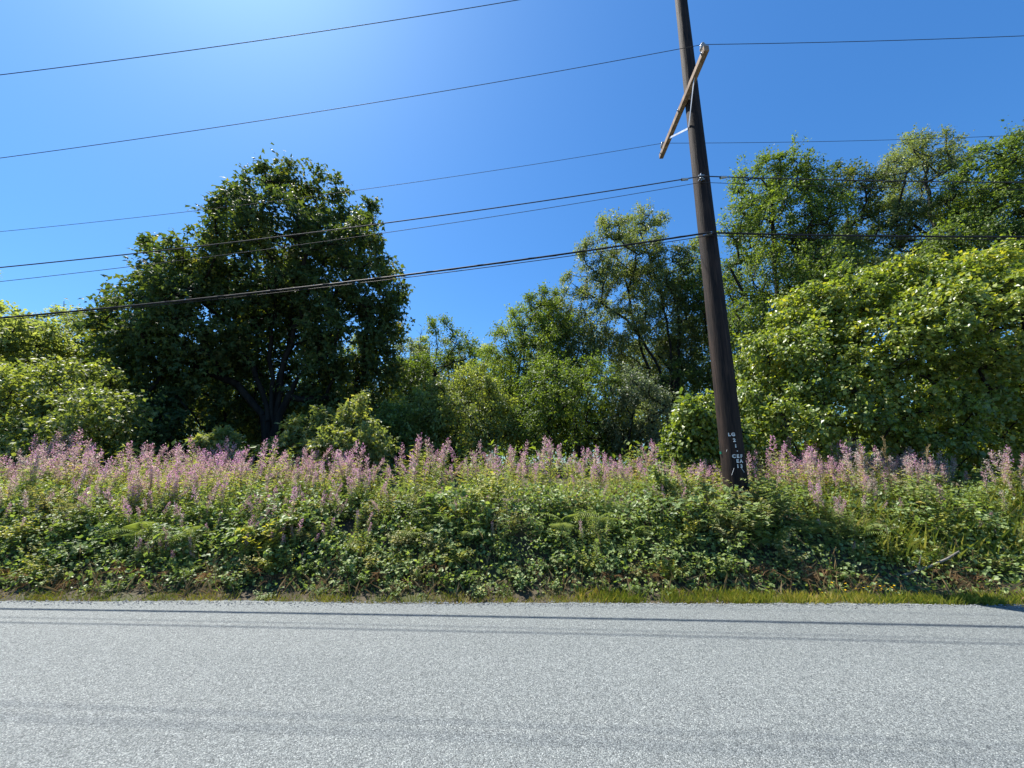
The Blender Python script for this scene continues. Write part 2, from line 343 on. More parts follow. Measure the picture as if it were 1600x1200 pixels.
# ------------------------------------------------------------------ trees and shrubs
def make_tree(name, label, cat, mat, bark, Y, base, spheres, stems=None, n_clump=110, clump_r=.9, twigs=11, per_twig=22,
              kind='small', size=.1, seed=1, group=None, spread=.45, droop=.25, up=.7, trunk_r=.16, depth_k=1.0, fill=.35,
              single=0, out_bias=.7, leaf_hang=.5, tip_r=.006, gap=-.75, gapk=None, sprig=.05, gaps=()):
    """base: (px x, Y); spheres (px, py, r_px[, dY]) give the crown's lobes, converted to metres at the tree's own distance"""
    gapk = gapk or 1.7 / clump_r
    rng = np.random.default_rng(seed)
    bx = pt(base, 700, Y)[0]; root = np.array([bx, Y, gz(bx, Y) - .05])
    cs, rs = [], []
    R = max(s[2] for s in spheres)
    for s in spheres:
        dy = s[3] if len(s) > 3 else rng.uniform(-1, 1) * spread
        p0 = pt(s[0], s[1], Y); r = s[2] / F_PX * depth(p0)
        yy = Y + dy * (R / F_PX * Y) * 1.6 * depth_k
        p = pt(s[0], s[1], yy); cs.append(p); rs.append(s[2] / F_PX * depth(p))
    cs, rs = np.array(cs), np.array(rs)
    cen = (cs * (rs ** 2)[:, None]).sum(0) / (rs ** 2).sum()
    # clump centres, spaced apart, biased to the outside of each lobe
    w = rs ** 2.2; w = w / w.sum(); cl, clr = [], []
    for i in range(n_clump):
        best, bd = None, -1
        for k in range(6):
            s = rng.choice(len(rs), p=w); d = unit(rng.normal(size=3)); rad = rng.uniform(fill, 1) ** .6
            c = cs[s] + d * rs[s] * rng.uniform(.9, 1.08) * rad * np.array([1, 1.15 * depth_k, 1]) * (1 - .35 * min(1, clump_r / rs[s] / 1.5))
            if c[2] < gz(c[0], c[1]) + .25: continue
            if math.sin(c[0] * gapk + seed) * math.sin(c[2] * gapk * 1.2 + seed * 2) + .6 * math.sin(c[1] * gapk * .9 + seed * 3) < gap: continue
            q = min((np.sum((c - e) ** 2) for e in cl), default=9)
            if q > bd: best, bd, br_ = c, q, rs[s]
        if best is not None: cl.append(best); clr.append(min(clump_r, .75 * br_))
    cl = np.array(cl)
    # skeleton: stems first, then every clump joins the nearest suitable node
    nodes, par = [root.copy()], [-1]
    if stems is None:
        top = cen + np.array([0, 0, .25 * np.ptp(cl[:, 2])])
        stems = [[root, root * .6 + top * .4 + np.array([rng.normal(0, .15), rng.normal(0, .15), 0]), top]]
    else:
        stems = [[root] + [pt(q[0], q[1], Y + (q[2] if len(q) > 2 else 0)) for q in st] for st in stems]
    for st in stems:
        prev = 0
        P = np.array(st)
        if len(P) == 2: P = np.array([P[0], (P[0] + P[1]) / 2, P[1]])
        for a, b in zip(P[:-1], P[1:]):
            ns = max(2, int(np.linalg.norm(b - a) / .6))
            for k in range(1, ns + 1):
                q = a + (b - a) * k / ns + (rng.normal(0, .05, 3) if k < ns else 0)
                nodes.append(q); par.append(prev); prev = len(nodes) - 1
    n_stem = len(nodes)
    order = np.argsort(np.linalg.norm(cl - root, axis=1)); tips = []
    for ci in order:
        c = cl[ci]; A = np.array(nodes); dv = c - A; dist = np.linalg.norm(dv, axis=1)
        cost = dist + .8 * np.maximum(0, A[:, 2] - c[2] + .35 * np.linalg.norm(dv[:, :2], axis=1)) + .5 * (np.arange(len(A)) == 0)
        j = int(np.argmin(cost)); a = A[j]; ns = max(2, int(dist[j] / .45)); prev = j
        arch = np.array([0, 0, .12 * dist[j]])
        for k in range(1, ns + 1):
            f = k / ns
            q = a + (c - a) * f - arch * math.sin(f * math.pi) * .6 + (rng.normal(0, .04, 3) * (k < ns))
            nodes.append(q); par.append(prev); prev = len(nodes) - 1
        tips.append(prev)
    A = np.array(nodes); par = np.array(par); load = np.zeros(len(A)); load[tips] = 1
    for i in range(len(A) - 1, 0, -1): load[par[i]] += load[i]
    rad = tip_r * 1.6 + (trunk_r - tip_r) * (load / load[0]) ** .55
    rad[0] = trunk_r * 1.25
    e = np.arange(1, len(A)); A0 = A - root
    tm = e < n_stem
    o = thing(name, label, cat, root, group)
    pr_ = np.minimum(rad[par[e]], rad[e] * 1.5 + .004)
    b1 = tubes(A0[par[e]][tm], A0[e][tm], rad[par[e]][tm], rad[e][tm], 8)
    link('trunk', build_mesh('trunk', [b1], bark, True), o)
    br = [tubes(A0[par[e]][~tm], A0[e][~tm], pr_[~tm], rad[e][~tm], 5)]
    # twigs and leaves
    nc = len(cl); nT = nc * twigs
    cc = np.repeat(cl, twigs, 0); ow = unit(cc - cen)
    d = unit(unit(rng.normal(size=(nT, 3))) + out_bias * ow + np.array([0, 0, .15]))
    cr = np.repeat(np.array(clr) * rng.uniform(.7, 1.25, nc), twigs)
    Ln = cr * rng.uniform(.55, 1.15, nT) * np.where(rng.uniform(0, 1, nT) < sprig, 1.6, 1.0)
    br.append(tubes(cc - root, cc - root + d * Ln[:, None] * .8 + np.array([0, 0, -1]) * (droop * .64 * Ln)[:, None], tip_r, tip_r * .4, 3))
    m = nT * per_twig
    tt = rng.uniform(.12, 1, (nT, per_twig)) ** .8
    pos = cc[:, None] + d[:, None] * (Ln[:, None] * tt)[..., None]
    pos[..., 2] -= droop * Ln[:, None] * tt ** 2
    pos = pos.reshape(m, 3) + rng.normal(0, 1, (m, 3)) * (.07 * clump_r + size * .25)
    ld = np.repeat(d, per_twig, 0) * .6 + rng.normal(0, .55, (m, 3)) + np.array([0, 0, -leaf_hang])
    ln = rng.normal(0, .62, (m, 3)) + np.array([0, 0, up]) + np.repeat(ow, per_twig, 0) * .35
    sz = size * rng.uniform(.45, 1.3, m)
    rnd = rng.uniform(0, 1, m); crnd = np.repeat(rng.uniform(0, 1, nc), twigs * per_twig)
    hi = pos[:, 2] > ground_z(pos[:, 0], pos[:, 1]) + .02
    pos, ld, ln, sz, rnd, crnd = pos[hi], ld[hi], ln[hi], sz[hi], rnd[hi], crnd[hi]
    m = len(pos)
    link('branches', build_mesh('branches', br, bark, True), o)
    one = np.zeros(m, bool)
    if single:
        sc = sz / np.linalg.norm(pos - np.array([0, 0, CAM_H]), axis=1)
        sc = sc * (np.sum((pos - cen) * (np.array([0, 0, CAM_H]) - cen), 1) > 0)
        one[np.argsort(-sc)[:single]] = True
    rest = ~one
    cr_o = link('crown', build_mesh('crown', leaves(kind, pos[rest] - root, ld[rest], ln[rest], sz[rest], rnd[rest], crnd[rest]), mat), o)
    if single:
        cr_o['kind'] = 'stuff'
        protos = []
        for k in range(6):
            protos.append(build_mesh('leaf', leaves(kind, np.zeros((1, 3)), np.array([[0, 1., 0]]), np.array([[0, 0, 1.]]), np.ones(1), np.array([k / 5.]), np.array([.5])), mat))
        for i in np.where(one)[0]:
            dd = unit(ld[i]); nn = unit(ln[i] - (ln[i] * dd).sum() * dd); ss = np.cross(dd, nn); p = pos[i] - root
            lf = link('leaf', protos[int(rnd[i] * 5.99)], o)
            lf.matrix_local = Matrix([[ss[r] * sz[i], dd[r] * sz[i], nn[r] * sz[i], p[r]] for r in range(3)] + [[0, 0, 0, 1]])
    return o

MAPLE_S = [(420, 290, 34), (455, 300, 40), (500, 305, 36), (380, 345, 45), (440, 370, 75), (520, 370, 62), (560, 385, 40), (330, 410, 50), (400, 440, 85),
           (490, 440, 80), (570, 450, 58), (290, 440, 50), (245, 460, 40), (330, 500, 85), (240, 520, 65), (195, 500, 32), (430, 520, 80, .5), (540, 520, 80), (595, 510, 36),
           (190, 560, 45), (270, 580, 75), (350, 590, 75, .4), (580, 580, 45), (530, 600, 60, .5), (220, 640, 60), (300, 655, 60), (570, 640, 45, .5), (400, 640, 55, .9), (470, 640, 50, 1.0),
           (360, 300, 14), (237, 385, 16), (600, 440, 25), (575, 335, 22), (615, 470, 22)]
make_tree('maple_tree', 'large dark bushy maple tree with several trunks, its top above everything near it', 'tree', M_MAPLE, M_BARK, 15.0, 425, MAPLE_S,
          stems=[[(424, 640), (420, 560), (430, 470), (450, 360)], [(432, 640), (445, 560), (475, 470), (510, 400)], [(418, 640), (395, 570), (350, 500), (300, 460)],
                 [(436, 650), (465, 590), (520, 520), (570, 460)], [(412, 650), (370, 600), (300, 570), (240, 540)], [(430, 640, .6), (452, 540, .8), (460, 430, .6)]],
          n_clump=520, clump_r=.92, twigs=10, per_twig=19, kind='maple', size=.185, seed=11, trunk_r=.34, droop=.3, single=290, leaf_hang=.7, fill=.4, gap=-1.3, sprig=.0)

# left edge
make_tree('hazel_tree', 'olive green rounded hazel tree left of the pale wispy tree', 'tree', M_LOCUST, M_BARK, 13.0, 15,
          [(20, 560, 60), (-50, 540, 70), (50, 545, 45), (-20, 520, 40), (10, 620, 60), (90, 570, 40), (-80, 620, 80)], n_clump=110, clump_r=.75, twigs=10, per_twig=20, size=.14, seed=21, trunk_r=.14, kind='broad')
make_tree('pale_tree', 'pale wispy sparse tree between hazel and big maple', 'tree', M_LOCUST, M_GBARK, 17.0, 115,
          [(100, 505, 26), (140, 512, 32), (65, 508, 24), (178, 530, 34), (120, 545, 45), (170, 580, 45), (105, 490, 14), (30, 512, 22)], stems=[[(112, 600), (108, 540), (100, 470)]],
          n_clump=75, clump_r=.8, twigs=8, per_twig=20, size=.12, seed=22, trunk_r=.12, up=.9)
make_tree('roadside_shrub', 'broad yellow-green leafy shrub in front of the big maple\'s low branches', 'shrub', M_WILLOW, M_BARK, 10.3, 90,
          [(40, 630, 60), (110, 610, 55), (150, 650, 50), (60, 690, 60), (185, 660, 36), (-20, 620, 70), (110, 690, 55), (165, 705, 40)],
          n_clump=170, clump_r=.55, twigs=9, per_twig=17, size=.1, seed=23, trunk_r=.06, kind='broad', up=.8, sprig=.14, gap=-.55)

# middle distance, left of the pole
make_tree('willow_shrub', 'yellowish willow shrub in the gap behind the middle of the flowers', 'shrub', M_WILLOW, M_BARK, 14.0, 725,
          [(740, 615, 45), (685, 640, 42), (640, 665, 36), (720, 670, 50), (770, 660, 45)], n_clump=150, clump_r=.6, twigs=9, per_twig=20, size=.1, seed=31, trunk_r=.08)
make_tree('willow_shrub', 'low bright green shrub right beside the big maple\'s trunk side', 'shrub', M_HAZEL, M_BARK, 13.0, 625,
          [(620, 660, 30), (645, 690, 30), (600, 695, 28)], n_clump=70, clump_r=.5, twigs=9, per_twig=18, size=.1, seed=32, trunk_r=.05)
make_tree('alder_tree', 'small olive alder tree left of the tall leaning birch', 'tree', M_ALDER, M_BARK, 18.5, 815,
          [(790, 545, 35), (830, 520, 36), (775, 590, 40), (845, 570, 48), (820, 488, 26), (850, 470, 26), (865, 520, 36), (800, 630, 45), (850, 640, 50), (760, 640, 36)],
          n_clump=200, clump_r=.75, twigs=10, per_twig=28, size=.105, seed=33, trunk_r=.13)
make_tree('birch_tree', 'tall open birch tree with one trunk leaning far over', 'tree', M_BIRCH, M_BARK, 19.0, 1050,
          [(960, 365, 30), (1000, 350, 28), (925, 400, 30), (985, 410, 50), (935, 450, 38), (1010, 460, 55), (895, 480, 38), (955, 510, 55), (1040, 430, 40), (1050, 510, 50),
           (885, 435, 16), (1075, 450, 30), (905, 545, 50), (940, 345, 14), (1030, 345, 16), (1000, 570, 50, .8), (865, 500, 34), (870, 560, 42), (1065, 400, 26), (1080, 500, 40, .5), (1040, 570, 50, .6)],
          stems=[[(1046, 620), (1022, 560), (980, 500), (930, 465), (890, 440)], [(1050, 620), (1048, 540), (1030, 450), (1000, 360)], [(1056, 620), (1062, 560), (1058, 480)], [(1040, 640), (1000, 540, .5), (975, 430, .5), (955, 360, .5)]],
          n_clump=430, clump_r=.78, twigs=11, per_twig=25, size=.112, seed=34, trunk_r=.2, droop=.4)
make_tree('dark_shrub', 'dark dense shrub under the leaning birch', 'shrub', M_ALDER, M_BARK, 14.6, 910,
          [(865, 605, 50), (920, 610, 50), (880, 660, 50), (940, 670, 50), (835, 660, 40)], n_clump=150, clump_r=.6, twigs=9, per_twig=22, size=.1, seed=35, trunk_r=.08)
make_tree('silver_shrub', 'silvery leaved shrub below the birch trunks', 'shrub', M_SILVER, M_BARK, 14.0, 990,
          [(985, 610, 36), (1010, 640, 40), (980, 670, 40), (1025, 690, 36)], n_clump=90, clump_r=.5, twigs=9, per_twig=20, size=.09, seed=36, trunk_r=.07)
make_tree('alder_tree', 'dark alder tree showing directly behind the utility pole', 'tree', M_ALDER, M_BARK, 20.0, 1115,
          [(1095, 400, 28), (1075, 430, 34), (1105, 460, 46), (1085, 540, 50), (1150, 540, 55), (1120, 610, 60), (1170, 610, 50), (1060, 610, 45)],
          n_clump=170, clump_r=.8, twigs=10, per_twig=24, size=.12, seed=37, trunk_r=.16)

# right of the pole
make_tree('alder_tree', 'tall bright green alder tree just right of the utility pole', 'tree', M_ALDER, M_BARK, 14.5, 1225,
          [(1190, 290, 40), (1235, 280, 38), (1165, 345, 36), (1225, 355, 60), (1190, 430, 52), (1260, 430, 55), (1165, 500, 42), (1215, 520, 60), (1150, 410, 22), (1210, 250, 16), (1265, 330, 45)],
          n_clump=260, clump_r=.72, twigs=10, per_twig=24, size=.105, seed=41, trunk_r=.19)
make_tree('alder_tree', 'darker alder tree between the bright alder and the tall pale birch', 'tree', M_MAPLE, M_BARK, 16.5, 1330,
          [(1300, 290, 32), (1335, 300, 36), (1345, 365, 48), (1380, 340, 36), (1300, 400, 55), (1390, 410, 50), (1340, 450, 60), (1310, 270, 16), (1280, 480, 50)],
          n_clump=230, clump_r=.75, twigs=10, per_twig=24, size=.11, seed=42, trunk_r=.18)
make_tree('birch_tree', 'tallest pale open birch tree with bare trunks showing against sky', 'tree', M_BIRCH, M_GBARK, 16.0, 1460,
          [(1415, 235, 30), (1455, 235, 30), (1400, 268, 26), (1440, 285, 48), (1490, 260, 26), (1425, 335, 32), (1475, 330, 32), (1455, 440, 50)],
          stems=[[(1462, 520), (1465, 400), (1452, 300), (1440, 230)], [(1470, 500), (1485, 390), (1490, 290)]],
          n_clump=170, clump_r=.65, twigs=9, per_twig=24, size=.09, seed=43, trunk_r=.15, droop=.3)
make_tree('alder_tree', 'big dark alder tree behind the right end of the hazel bush', 'tree', M_ALDER, M_BARK, 14.5, 1570,
          [(1545, 260, 36), (1590, 245, 38), (1520, 315, 45), (1570, 325, 60), (1535, 380, 55), (1610, 370, 60), (1640, 290, 60), (1480, 400, 45), (1570, 440, 60), (1400, 460, 50, .6)],
          n_clump=280, clump_r=.8, twigs=10, per_twig=24, size=.115, seed=44, trunk_r=.22)
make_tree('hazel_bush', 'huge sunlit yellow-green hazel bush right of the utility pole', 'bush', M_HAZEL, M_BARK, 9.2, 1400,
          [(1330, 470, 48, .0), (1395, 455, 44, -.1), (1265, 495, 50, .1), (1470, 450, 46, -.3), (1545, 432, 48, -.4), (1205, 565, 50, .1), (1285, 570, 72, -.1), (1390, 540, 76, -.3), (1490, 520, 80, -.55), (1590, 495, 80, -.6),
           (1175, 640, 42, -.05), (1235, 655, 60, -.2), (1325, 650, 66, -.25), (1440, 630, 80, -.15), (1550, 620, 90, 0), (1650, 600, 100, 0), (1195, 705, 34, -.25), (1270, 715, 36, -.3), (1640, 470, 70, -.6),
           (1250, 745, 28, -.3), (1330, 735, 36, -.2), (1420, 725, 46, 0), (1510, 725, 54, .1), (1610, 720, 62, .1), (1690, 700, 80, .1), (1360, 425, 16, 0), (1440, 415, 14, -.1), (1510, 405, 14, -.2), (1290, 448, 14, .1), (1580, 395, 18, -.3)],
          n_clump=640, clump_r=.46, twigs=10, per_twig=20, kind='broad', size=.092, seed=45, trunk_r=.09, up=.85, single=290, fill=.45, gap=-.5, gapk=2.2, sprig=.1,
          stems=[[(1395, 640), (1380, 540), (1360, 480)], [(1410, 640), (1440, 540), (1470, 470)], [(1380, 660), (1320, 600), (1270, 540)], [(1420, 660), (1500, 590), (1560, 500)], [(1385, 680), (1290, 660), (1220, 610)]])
make_tree('leafy_shrub', 'small light green leafy shrub left of the utility pole foot', 'shrub', M_HAZEL, M_BARK, 8.6, 1095,
          [(1065, 690, 34), (1095, 650, 32), (1135, 680, 38), (1090, 700, 38), (1120, 635, 18)], n_clump=110, clump_r=.33, twigs=8, per_twig=13, kind='ovate', size=.095, seed=46, trunk_r=.035)

# young maples standing among the flowers
for k, (bx, Yb, sp, lab) in enumerate([
    (548, 9.0, [(545, 660, 30), (562, 632, 14), (580, 690, 26), (530, 695, 34), (560, 700, 34)], 'taller bronze tinted young maple among the fireweed'),
    (478, 9.3, [(500, 650, 16), (470, 670, 20), (492, 690, 24), (450, 695, 20)], 'thin young maple beside the taller bronze young maple'),
    (330, 9.6, [(325, 695, 18), (352, 690, 16), (340, 705, 18)], 'small young maple below the big maple\'s shaded branches')]):
    make_tree('young_maple', lab, 'sapling', M_YOUNG, M_BARK, Yb, bx, sp, n_clump=46 if k else 90, clump_r=.26, twigs=7, per_twig=9, kind='maple', size=.115, seed=51 + k, trunk_r=.025,
              group='young maples among the flowers', up=.9, tip_r=.003)

# slender background trees: prototypes, then copies
def copy_tree(src, loc, rz, sc, label, group):
    r = src.copy(); C.objects.link(r); r.location = [float(v) for v in loc]; r.rotation_euler = (0, 0, rz); r.scale = (sc, sc, sc)
    r['label'] = label; r['group'] = group
    for ch in src.children:
        c = ch.copy(); C.objects.link(c); c.parent = r
    return r
GB = 'slender background trees'
def far_label(kind, x):
    w = ('behind the broad roadside shrub' if x < 200 else 'behind the big dark maple' if x < 590 else 'in the gap behind the willow shrubs' if x < 800 else 'behind the leaning birch' if x < 1090 else 'behind the alders right of the pole' if x < 1400 else 'behind the huge hazel bush')
    return ('grey barked slender tree ', 'pale leaved slender tree ', 'dark leaved slender tree ')[kind] + w
pA = make_tree('slender_tree', far_label(0, 700), 'tree', M_BIRCH, M_GBARK, 27.0, 700,
               [(700, 540, 16), (698, 565, 22), (704, 600, 28), (695, 640, 32), (700, 670, 34)], n_clump=70, clump_r=.8, twigs=9, per_twig=22, size=.13, seed=61, trunk_r=.1, group=GB)
pB = make_tree('slender_tree', far_label(1, 755), 'tree', M_LOCUST, M_BARK, 29.0, 755,
               [(755, 550, 16), (748, 580, 26), (765, 610, 32), (755, 650, 36)], n_clump=80, clump_r=.9, twigs=9, per_twig=22, size=.14, seed=62, trunk_r=.1, group=GB)
pC = make_tree('slender_tree', far_label(2, 660), 'tree', M_ALDER, M_BARK, 31.0, 660,
               [(660, 555, 18), (655, 590, 28), (668, 620, 34), (660, 660, 36)], n_clump=80, clump_r=1.0, twigs=9, per_twig=22, size=.15, seed=63, trunk_r=.11, group=GB)
rg = random.Random(5)
far = [(615, 25), (640, 28), (672, 24), (722, 25), (775, 31), (800, 27), (820, 33), (600, 33), (690, 36), (740, 38), (860, 30), (900, 34), (960, 32), (1010, 30), (1075, 32), (1130, 29),
       (560, 30), (480, 28), (400, 31), (330, 28), (250, 30), (180, 27), (110, 29), (40, 26), (-30, 24), (1200, 27), (1290, 25), (1380, 27), (1480, 24), (1570, 26), (1680, 23), (-150, 17), (-260, 21), (-380, 15), (1800, 18), (1930, 15)]
for k, (x, Yf) in enumerate(far):
    p = pt(x, 700, Yf); src = (pA, pB, pC)[k % 3]
    copy_tree(src, (p[0], Yf, gz(p[0], Yf)), rg.uniform(0, 6.28), rg.uniform(.75, 1.05) * (.98 if 590 < x < 830 else 1.05), far_label(k % 3, x), GB)

def snag(px, py, Y, seed, label):
    rng = np.random.default_rng(seed); b = pt(px, 700, Y); b[2] = gz(b[0], Y); top = pt(px, py, Y); h = top[2] - b[2]
    o = thing('dead_sapling', label, 'dead tree', b, 'bare dead saplings')
    z = np.linspace(0, 1, 9); P = np.stack([np.cumsum(rng.normal(0, .05, 9)), np.cumsum(rng.normal(0, .05, 9)), z * h], 1); P[0, :2] = 0
    link('trunk', build_mesh('trunk', poly_tube(P, np.linspace(.07, .012, 9), 6), M_SNAG, True), o)
    n = 34; f = rng.uniform(.35, .98, n); s = np.stack([np.interp(f, z, P[:, 0]), np.interp(f, z, P[:, 1]), f * h], 1)
    a = rng.uniform(0, 6.28, n); d = np.stack([np.cos(a), np.sin(a), rng.uniform(.7, 1.5, n)], 1); e = s + unit(d) * (rng.uniform(.5, 1.3, n) * (1.25 - f))[:, None]
    d2 = unit(d + rng.normal(0, .5, (n, 3))); m_ = (s + e) / 2
    link('branches', build_mesh('branches', [tubes(s, e, .014, .006, 4), tubes(m_, m_ + d2 * .4, .008, .004, 3)], M_SNAG), o)
snag(634, 528, 24, 71, 'bare grey dead sapling right beside the big maple')
snag(652, 515, 25, 72, 'bare dead sapling between a dead sapling and leafy slender trees')
snag(668, 535, 26, 73, 'shorter bare dead sapling close to the leafy slender trees')
snag(102, 470, 16.5, 74, 'bare twiggy dead top rising out of the pale wispy tree')

# ------------------------------------------------------------------ utility pole
PX, PY = 3.62, 6.44
M_POLE, t = new_mat('creosoted_wood')
tc = N(t, 'ShaderNodeTexCoord'); mp = N(t, 'ShaderNodeMapping'); mp.inputs['Scale'].default_value = (1, 1, .06); L(t, tc.outputs['Object'], mp.inputs['Vector'])
no = N(t, 'ShaderNodeTexNoise'); no.inputs['Scale'].default_value = 26; no.inputs['Detail'].default_value = 8; no.inputs['Roughness'].default_value = .65; L(t, mp.outputs[0], no.inputs['Vector'])
n2 = N(t, 'ShaderNodeTexNoise'); n2.inputs['Scale'].default_value = 2.0; n2.inputs['Detail'].default_value = 4; L(t, tc.outputs['Object'], n2.inputs['Vector'])
c = ramp(t, no.outputs['Fac'], [(.28, (.007, .0045, .0035)), (.5, (.024, .014, .010)), (.72, (.062, .038, .026))])
c = mixc(t, 1.0, c, ramp(t, n2.outputs['Fac'], [(.35, (.65, .62, .62)), (.65, (1.1, 1.08, 1.05))]), 'MULTIPLY')
mp2 = N(t, 'ShaderNodeMapping'); mp2.inputs['Scale'].default_value = (1, 1, .025); L(t, tc.outputs['Object'], mp2.inputs['Vector'])
n3 = N(t, 'ShaderNodeTexNoise'); n3.inputs['Scale'].default_value = 17; n3.inputs['Detail'].default_value = 3; L(t, mp2.outputs[0], n3.inputs['Vector'])
crack = ramp(t, n3.outputs['Fac'], [(.478, (1, 1, 1)), (.495, (.15, .15, .15)), (.505, (.15, .15, .15)), (.522, (1, 1, 1))])
c = mixc(t, 1.0, c, crack, 'MULTIPLY')
pr = N(t, 'ShaderNodeBsdfPrincipled'); L(t, c, pr.inputs['Base Color']); pr.inputs['Roughness'].default_value = .8; pr.inputs['Specular IOR Level'].default_value = .3
bp = N(t, 'ShaderNodeBump'); bp.inputs['Strength'].default_value = .9; bp.inputs['Distance'].default_value = .012
L(t, no.outputs['Fac'], bp.inputs['Height']); L(t, bp.outputs[0], pr.inputs['Normal']); L(t, pr.outputs[0], N(t, 'ShaderNodeOutputMaterial').inputs['Surface'])
M_ARM = bark_mat('weathered_timber', (.16, .105, .07), (.36, .26, .18), 10, .5, .8, .4)
M_STEEL = plain_mat('galvanised_steel', (.45, .46, .47), .45, .8, .2)
M_PORC = plain_mat('grey_porcelain', (.30, .31, .31), .25, 0, .2, spec=.6)
M_WIRE = plain_mat('weathered_wire', (.05, .05, .055), .75, .1, .3, spec=.2)
M_CABLE = plain_mat('black_cable', (.016, .016, .018), .65, 0, .3, spec=.25)
M_LET = plain_mat('white_letter', (.62, .61, .58), .6, 0, .25)
M_GREEN = plain_mat('green_tag', (.08, .5, .22), .5)

g0 = gz(PX, PY); TOP = 11.05
pole = thing('utility_pole', 'tall dark brown wooden utility pole with crossarm and white lettering', 'utility pole', (PX, PY, g0))
def prad(z): return np.interp(z, [0, 1.2, TOP], [.188, .177, .115])
zz = np.concatenate([np.linspace(-.4, TOP, 42)]); rngp = np.random.default_rng(9)
sides = 28; thp = np.arange(sides) / sides * 2 * math.pi
wob = 1 + .012 * np.sin(thp * 3 + 1) + .01 * np.cos(thp * 7)
ring = np.stack([np.cos(thp) * wob, np.sin(thp) * wob, np.zeros(sides)], 1)
pv = np.concatenate([ring * prad(max(z, 0)) * (1 + rngp.normal(0, .006, (sides, 1))) + np.array([0, 0, z]) for z in zz])
pi = np.arange(len(zz) * sides).reshape(len(zz), sides)
pf = np.stack([pi[:-1], np.roll(pi, -1, 1)[:-1], np.roll(pi, -1, 1)[1:], pi[1:]], -1).reshape(-1, 4)
link('shaft', build_mesh('shaft', [(pv, pf), (pv[-sides:], np.arange(sides)[None])], M_POLE, True), pole)
def rel(p): return np.asarray(p, float) - np.array([PX, PY, g0])
a_n, a_f = np.array([3.385, 5.40, 8.68]), np.array([3.515, 7.84, 8.68])
ax = unit(a_f - a_n); side = np.array([ax[1], -ax[0], 0]); Ra = np.stack([side, ax, [0, 0, 1]], 1)
arm = link('crossarm', build_mesh('crossarm', [box_block(rel((a_n + a_f) / 2), .045, np.linalg.norm(a_f - a_n) / 2, .058, Ra)], M_ARM), pole)
bv = arm.modifiers.new('bevel', 'BEVEL'); bv.width = .008; bv.segments = 2
for f in (.2, .76):
    a = a_n + (a_f - a_n) * f + np.array([-.02, 0, -.05]); b = np.array([PX - prad(7.3) - .004, PY + (.02 if f > .5 else -.02), 8.08]); mid = (a + b) / 2
    d = unit(b - a); s1 = unit(np.cross(d, [1, 0, 0])); s2 = np.cross(d, s1)
    link('brace', build_mesh('brace', [box_block(rel(mid), .004, np.linalg.norm(b - a) / 2, .018, np.stack([s2, d, s1], 1))], M_STEEL), pole)
def lathe(prof, sides=14):
    prof = np.array(prof); th = np.arange(sides) / sides * 2 * math.pi
    v = np.stack([prof[:, 0][:, None] * np.cos(th), prof[:, 0][:, None] * np.sin(th), np.repeat(prof[:, 1][:, None], sides, 1)], -1)
    i = np.arange(len(prof) * sides).reshape(len(prof), sides)
    return (v.reshape(-1, 3), np.stack([i[:-1], np.roll(i, -1, 1)[:-1], np.roll(i, -1, 1)[1:], i[1:]], -1).reshape(-1, 4))
INS = build_mesh('insulator', [lathe([(0.001, -.16), (.012, -.16), (.012, 0), (.05, 0), (.062, .02), (.04, .04), (.05, .055), (.055, .07), (.03, .09), (.026, .105), (.034, .115), (.03, .135), (.001, .14)])], M_PORC, True)
ins_pts = []
for f in (.045, .93):
    p = a_n + (a_f - a_n) * f + np.array([0, 0, .10]); link('insulator', INS, pole, rel(p)); ins_pts.append(p + np.array([0, 0, .115]))
for f in (.04, .5, .95):
    p = a_n + (a_f - a_n) * f + np.array([-.05, 0, 0])
    link('bolt', build_mesh('bolt', [tubes([rel(p) - [.02, 0, 0]], [rel(p) + [.02, 0, 0]], .014, .014, 6), box_block(rel(p) + [-.004, 0, 0], .004, .022, .022)], M_STEEL), pole)
link('insulator', INS, pole, (0, 0, TOP + .16)); ins_top = np.array([PX, PY, g0 + TOP + .27])
# neutral clevis and spool, and the comms clamp
to_cam = unit(np.array([-PX, -PY, 0])); tang = np.array([-to_cam[1], to_cam[0], 0]); tang = tang if tang[0] > 0 else -tang
zn = 6.78; pn = np.array([PX, PY, zn]) + to_cam * (prad(zn - g0) + .045)
link('clevis', build_mesh('clevis', [box_block(rel(pn) - to_cam * .02, .05, .028, .006), box_block(rel(pn) - to_cam * .02 + [0, 0, .085], .05, .028, .006), tubes([rel(pn) + [0, 0, -.03]], [rel(pn) + [0, 0, .12]], .011, .011, 8)], M_STEEL), pole)
link('spool', build_mesh('spool', [(lathe([(.03, .0), (.04, .012), (.024, .03), (.024, .05), (.04, .068), (.03, .08)])[0] + rel(pn), lathe([(.03, .0), (.04, .012), (.024, .03), (.024, .05), (.04, .068), (.03, .08)])[1])], M_PORC, True), pole)
zc = 5.66; pcm = np.array([PX, PY, zc]) + to_cam * (prad(zc - g0) + .03)
link('cable_clamp', build_mesh('cable_clamp', [box_block(rel(pcm) - to_cam * .012, .075, .02, .02, np.stack([tang, -to_cam, [0, 0, 1]], 1)), tubes([rel(pcm) - to_cam * .06], [rel(pcm) + to_cam * .035], .012, .012, 8)], M_STEEL), pole)
